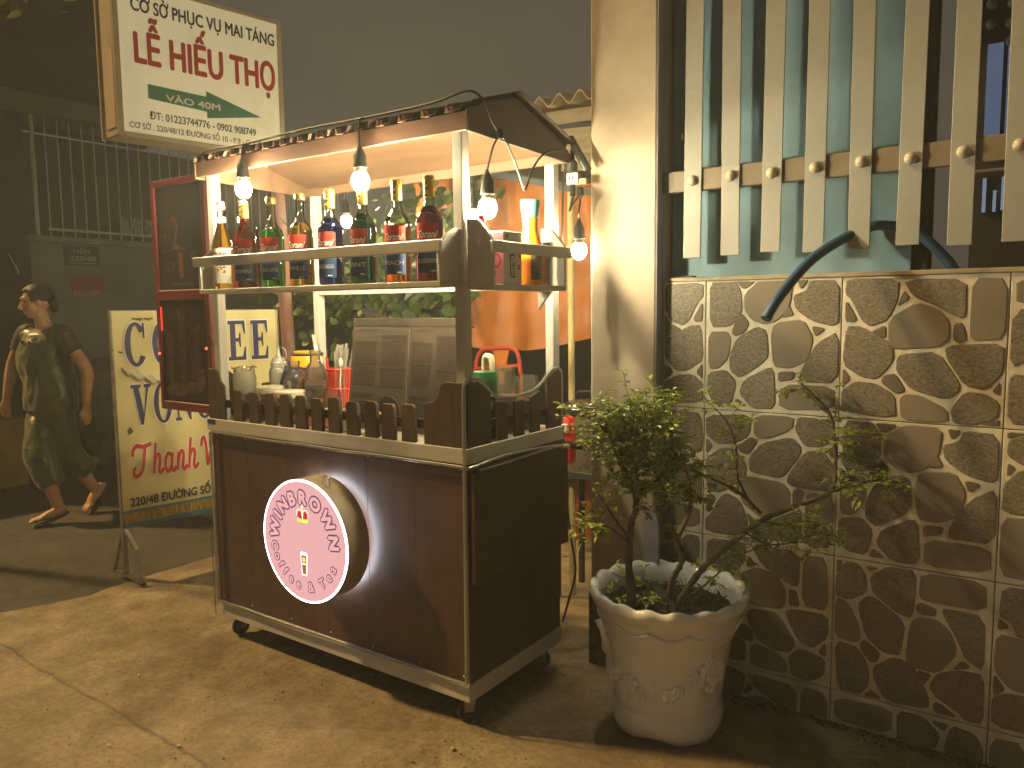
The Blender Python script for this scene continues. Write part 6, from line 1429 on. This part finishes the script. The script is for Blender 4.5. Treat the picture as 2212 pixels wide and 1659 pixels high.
def limb(mb, pts, rad, n=12, k=5):
    sp = spline(pts, k); m = len(sp); rr = []
    for i in range(m):
        t = i / (m - 1) * (len(rad) - 1); j = min(int(t), len(rad) - 2); rr.append(rad[j] + (rad[j + 1] - rad[j]) * (t - j))
    return mb.tube(sp, rr, n)
body = MB()
loft(body, [(J['pelvis'] - Vector((0, 0, .07)), SD * .14, FR * .10), (J['pelvis'] + Vector((0, 0, .03)), SD * .165, FR * .12), (J['waist'], SD * .145, FR * .115), (J['chest'] - Vector((0, 0, .03)), SD * .16, FR * .125), (J['chest'] + Vector((0, 0, .09)), SD * .165, FR * .10), (J['neck'] - Vector((0, 0, .03)), SD * .10, FR * .06), (J['neck'] + Vector((0, 0, .01)), SD * .052, FR * .052)])
limb(body, [J['neck'] - Vector((0, 0, .03)), J['neck'].lerp(J['head'], .45), J['head'] - Vector((0, 0, .03))], [.055, .050, .052])
limb(body, [J['Rhip'], J['Rk'], J['Ra']], [.088, .070, .058, .050, .036]); limb(body, [J['Lhip'], J['Lk'], J['La']], [.088, .070, .058, .050, .036])
for s_, sh_, el, wr, hd in ((1, J['Ls'], J['Le'], J['Lw'], J['Lh']), (-1, J['Rs'], J['Re'], J['Rw'], J['Rh'])):
    limb(body, [J['chest'] + Vector((0, 0, .10)) + SD * s_ * .08, sh_, sh_.lerp(el, .5) + SD * s_ * .01, el, el.lerp(wr, .5), wr], [.06, .056, .047, .041, .038, .026])
    d = (hd - wr).normalized(); ac = d.cross(SD * s_).normalized(); pn = SD * s_        # across the knuckles (front-back), palm normal
    kn = wr + d * .075
    loft(body, [(wr - d * .01, ac * .024, pn * .016), (wr + d * .03, ac * .036, pn * .014), (kn, ac * .040, pn * .013), (kn + d * .008, ac * .036, pn * .010)], 12)
    for q, (off, ln) in enumerate(((-.031, .060), (-.0105, .070), (.0105, .068), (.031, .054))):
        b0 = kn + ac * off - d * .012; limb(body, [b0, b0 + d * ln * .5 - pn * .004, b0 + d * ln * .85 - pn * .014, b0 + d * (ln + .012) - pn * .026], [.0085, .0082, .0075, .006], 8, 3)
    tb = wr + d * .025 + FR * .026; limb(body, [tb - FR * .012, tb + d * .022 + FR * .016, tb + d * .050 + FR * .014 - pn * .012], [.012, .0105, .007], 8, 3)
# feet: the front one flat, the rear one on its toes
def foot(an, toe, up):
    d = (toe - an).normalized(); sd = d.cross(up).normalized()
    hl = an - d * .045 - up * .035
    loft(body, [(hl - d * .012, sd * .022, up * .018), (hl, sd * .032, up * .03), (an - up * .03, sd * .034, up * .042), (an.lerp(toe, .45) - up * .022, sd * .042, up * .032), (an.lerp(toe, .75) - up * .02, sd * .048, up * .018), (toe - up * .012, sd * .042, up * .013), (toe + d * .02 - up * .014, sd * .026, up * .009)], 12)
    for i, o_ in enumerate((-.034, -.017, 0, .016, .032)):
        limb(body, [toe + sd * o_ - d * .02 - up * .012, toe + sd * o_ + d * (.028 - .006 * abs(i - 1)) - up * .016], [.011, .008], 8, 2)
    return hl, d, sd
FA = Vector((-4.105, .555, .085)); FT = Vector((-4.160, .405, .030)); upA = Vector((0, 0, 1))
hA = foot(FA, FT, upA)
RA = Vector((-4.205, .865, .150)); RT = Vector((-4.195, .775, .020)); upR = Vector((.05, -.62, .25)).normalized(); upR = Vector((.02, -.80, .58)).normalized()
hR = foot(RA, RT, upR)
# head
hf = Vector((-.22, -.96, -.12)).normalized(); hu = Vector((-.05, -.10, 1)); hu = (hu - hf * hu.dot(hf)).normalized(); hs = hu.cross(hf).normalized() * -1
hs = hf.cross(hu).normalized() * -1                                                # her left side of the head
H = J['head']
def hp(f, s_, u): return H + hf * f + hs * s_ + hu * u
def eball(mb, c, rf, rs, ru, n=16, m=11):
    t = MB().ball((0, 0, 0), 1, n, m); return mb.add([c + hf * (x * rf) + hs * (y * rs) + hu * (z * ru) for x, y, z in t.v], t.f)
eball(body, hp(-.012, 0, .022), .092, .074, .090); eball(body, hp(.022, 0, -.035), .066, .060, .075); eball(body, hp(.048, 0, -.085), .030, .034, .026)
eball(body, hp(.045, .036, -.025), .030, .026, .028); eball(body, hp(.045, -.036, -.025), .030, .026, .028)                  # cheeks
limb(body, [hp(.078, 0, .018), hp(.094, 0, -.012), hp(.106, 0, -.030), hp(.088, 0, -.040)], [.009, .012, .015, .010], 8, 3)     # nose
eball(body, hp(.078, 0, .034), .016, .050, .012)                                                                          # brow
eball(body, hp(.084, 0, -.062), .010, .024, .006); eball(body, hp(.082, 0, -.071), .010, .021, .006)                        # lips
for s_ in (-1, 1): eball(body, hp(-.006, .076 * s_, -.008), .018, .008, .030, 10, 8)                                       # ears
evald(body, "body", mskin, wom, .0065, 3, .5)
meye = M("eye_dark", (.015, .01, .008), .25)
for s_ in (-1, 1):
    mb = MB(); eball(mb, hp(.074, .030 * s_, .010), .007, .013, .0055, 10, 7); mb.build("eye", meye, wom)
mb = MB(); eball(mb, hp(.0905, 0, -.0662), .004, .020, .0022, 10, 6); mb.build("mouth", M("lip_dark", (.16, .045, .035), .5), wom)
for s_ in (-1, 1): MB().tube([hp(.082, .014 * s_, .036), hp(.084, .030 * s_, .040), hp(.074, .048 * s_, .034)], [.003, .004, .002], 6).build("eyebrow", mhair, wom)
# hair: short and swept back with a small knot
hb = MB(); t = MB().ball((0, 0, 0), 1, 28, 18); vs = []
for x, y, z in t.v:
    k = 1.0 + .035 * mnoise.noise((x * 3, y * 6, z * 3)) + .02 * mnoise.noise((x * 14, y * 14, z * 8))
    p = [x * .112 * k, y * .088 * k, z * .100 * k]
    face = max(0, (p[0] - .066) / .05) * (1 if p[2] < .030 else max(0, 1 - (p[2] - .030) / .03))
    sc = 1 - .75 * min(1, face * 2.2)
    if p[2] < -.02: sc *= max(.35, 1 - (-.02 - p[2]) * 9 * (1 if p[0] > -.05 else .35))
    vs.append(hp(-.018 + p[0] * sc, p[1] * sc, .030 + p[2] * sc))
hb.add(vs, t.f); hb.build("hair", mhair, wom, ang=80)
hb = MB(); eball(hb, hp(-.105, .0, -.040), .036, .042, .050, 14, 10); hb.build("hair_knot", mhair, wom, ang=80)
# clothing
bl_ = MB()
def fold(c, sx, sy, ph):
    return (c, SD * sx, FR * sy)
loft(bl_, [(J['pelvis'] - Vector((.0, .0, .035)), SD * .200, FR * .155), (J['pelvis'] + Vector((0, 0, .06)), SD * .203, FR * .160), (J['waist'] + Vector((0, 0, .02)), SD * .190, FR * .158), (J['chest'] - Vector((0, 0, .08)), SD * .192, FR * .165), (J['chest'] + FR * .012, SD * .190, FR * .150), (J['chest'] + Vector((0, 0, .085)), SD * .190, FR * .134), (J['chest'] + Vector((0, 0, .145)), SD * .162, FR * .098), (J['neck'] - Vector((0, 0, .012)), SD * .090, FR * .066)], 32)
for s_, sh_, el in ((1, J['Ls'], J['Le']), (-1, J['Rs'], J['Re'])):
    limb(bl_, [J['chest'] + Vector((0, 0, .10)) + SD * s_ * .07, sh_ - Vector((0, 0, .012)), sh_.lerp(el, .16)], [.075, .074, .072], 14, 4)
bo_ = evald(bl_, "blouse", msatin, wom, .009, 3, .5)
for v in bo_.data.vertices:
    p = v.co; a = mnoise.noise((p.x * 11, p.y * 11, p.z * 4.5)) + .6 * mnoise.noise((p.x * 22 + 3, p.y * 22, p.z * 13))
    d = Vector((p.x - (J['waist'].x + 4.33), p.y - (J['waist'].y - .65), 0)); 
    if d.length > 1e-4: v.co = p + d.normalized() * (.011 * a)
tr_ = MB()
limb(tr_, [J['pelvis'] + SD * .07 + Vector((0, 0, .03)), J['Lhip'], J['Lk'], J['La'] + Vector((0, -.02, .14))], [.115, .118, .106, .098, .092, .086], 18)
limb(tr_, [J['pelvis'] - SD * .07 + Vector((0, 0, .03)), J['Rhip'], J['Rk'], J['Ra'] + Vector((-.03, -.01, .15))], [.115, .118, .106, .100, .095, .090], 18)
loft(tr_, [(J['pelvis'] - Vector((0, 0, .10)), SD * .14, FR * .11), (J['pelvis'] + Vector((0, 0, .08)), SD * .165, FR * .125)], 20)
to_ = evald(tr_, "trousers", msatin, wom, .009, 3, .5)
for v in to_.data.vertices:
    p = v.co; a = mnoise.noise((p.x * 14, p.y * 14, p.z * 3.5)) + .5 * mnoise.noise((p.x * 26 + 3, p.y * 26, p.z * 9)); v.co = p + v.normal * (.010 * a)
for s_, sh_, el in ((1, J['Ls'], J['Le']), (-1, J['Rs'], J['Re'])):
    mb = MB(); limb(mb, [sh_ + Vector((0, 0, .012)) - SD * s_ * .05, sh_ + Vector((0, 0, .004)), sh_.lerp(el, .28), sh_.lerp(el, .52)], [.062, .070, .074, .072, .063], 20, 6)
    so_ = mb.build("sleeve", msleeve, wom)
    d = (el - sh_).normalized(); c_ = sh_.lerp(el, .52); u_ = d.orthogonal().normalized(); w_ = d.cross(u_)
    MB().tube([c_ + (u_ * math.cos(2 * math.pi * k / 18) + w_ * math.sin(2 * math.pi * k / 18)) * .062 for k in range(18)], .006, 6, closed=True).build("cuff", msleeve, so_)
# neckline beads and bracelet
for k in range(7):
    a = (k - 3) * .34; mb = MB().ball(J['chest'] + FR * (.118 + .02 * math.cos(a)) * 1.0 + SD * .105 * math.sin(a) + Vector((0, 0, .075 + .05 * abs(math.sin(a)))), .011, 8, 6)
    mb.build("neckline_stud", M("stud_black", (.03, .028, .025), .4), wom)
d = (J['Lh'] - J['Lw']).normalized(); u_ = d.orthogonal().normalized(); w_ = d.cross(u_)
MB().tube([J['Lw'] - d * .02 + (u_ * math.cos(2 * math.pi * k / 16) + w_ * math.sin(2 * math.pi * k / 16)) * .031 for k in range(16)], .0025, 6, closed=True).build("bracelet", M("bangle", (.35, .25, .12), .3, metal=.8), wom)
# flip-flops
for (hl, d, sd), up, toe in ((hA, upA, FT), (hR, upR, RT)):
    mb = MB(); L_ = (toe - hl).length + .055; out_ = []
    for i in range(20):
        a = 2 * math.pi * i / 20; out_.append((math.cos(a) * (L_ / 2 + .015), math.sin(a) * (.046 + .006 * math.cos(a))))
    c_ = hl.lerp(toe, .5) + d * .012 - up * .040 if up is upA else hl.lerp(toe, .5) + d * .012 - up * .038
    f_ = mb.prism(out_, lambda a, b, q: tuple(c_ + d * a + sd * b + up * q), -.016, .0).build("flip_flop", M("flipflop_black", (.022, .02, .018), .6), wom, bevel=.002)
    MB().tube(spline([c_ - d * .015 + sd * .046, c_ + d * .03 + sd * .04 + up * .038, c_ + d * .075 + up * .022, c_ + d * .03 - sd * .04 + up * .038, c_ - d * .015 - sd * .046], 5), .006, 6).build("strap", M("flipflop_black", (.022, .02, .018), .6), f_)
# ================================================================== HAZE ADDED IN PLACE OF LENS GLARE
hz = MB().box(-12, 8, -8, 12, -1.1, 7.4).build("haze", None, smooth=False); hz["kind"] = "stuff"; hz["label"] = "thin added haze standing in for lens glare round the bulbs"
hm = bpy.data.materials.new("lens_veil_haze"); hm.use_nodes = True; hn = hm.node_tree.nodes; hn.clear()
pv = hn.new("ShaderNodeVolumePrincipled"); pv.inputs["Density"].default_value = .0115; pv.inputs["Color"].default_value = (.92, .92, .88, 1); pv.inputs["Anisotropy"].default_value = .0
ho = hn.new("ShaderNodeOutputMaterial"); hm.node_tree.links.new(pv.outputs[0], ho.inputs["Volume"]); hz.data.materials.append(hm)
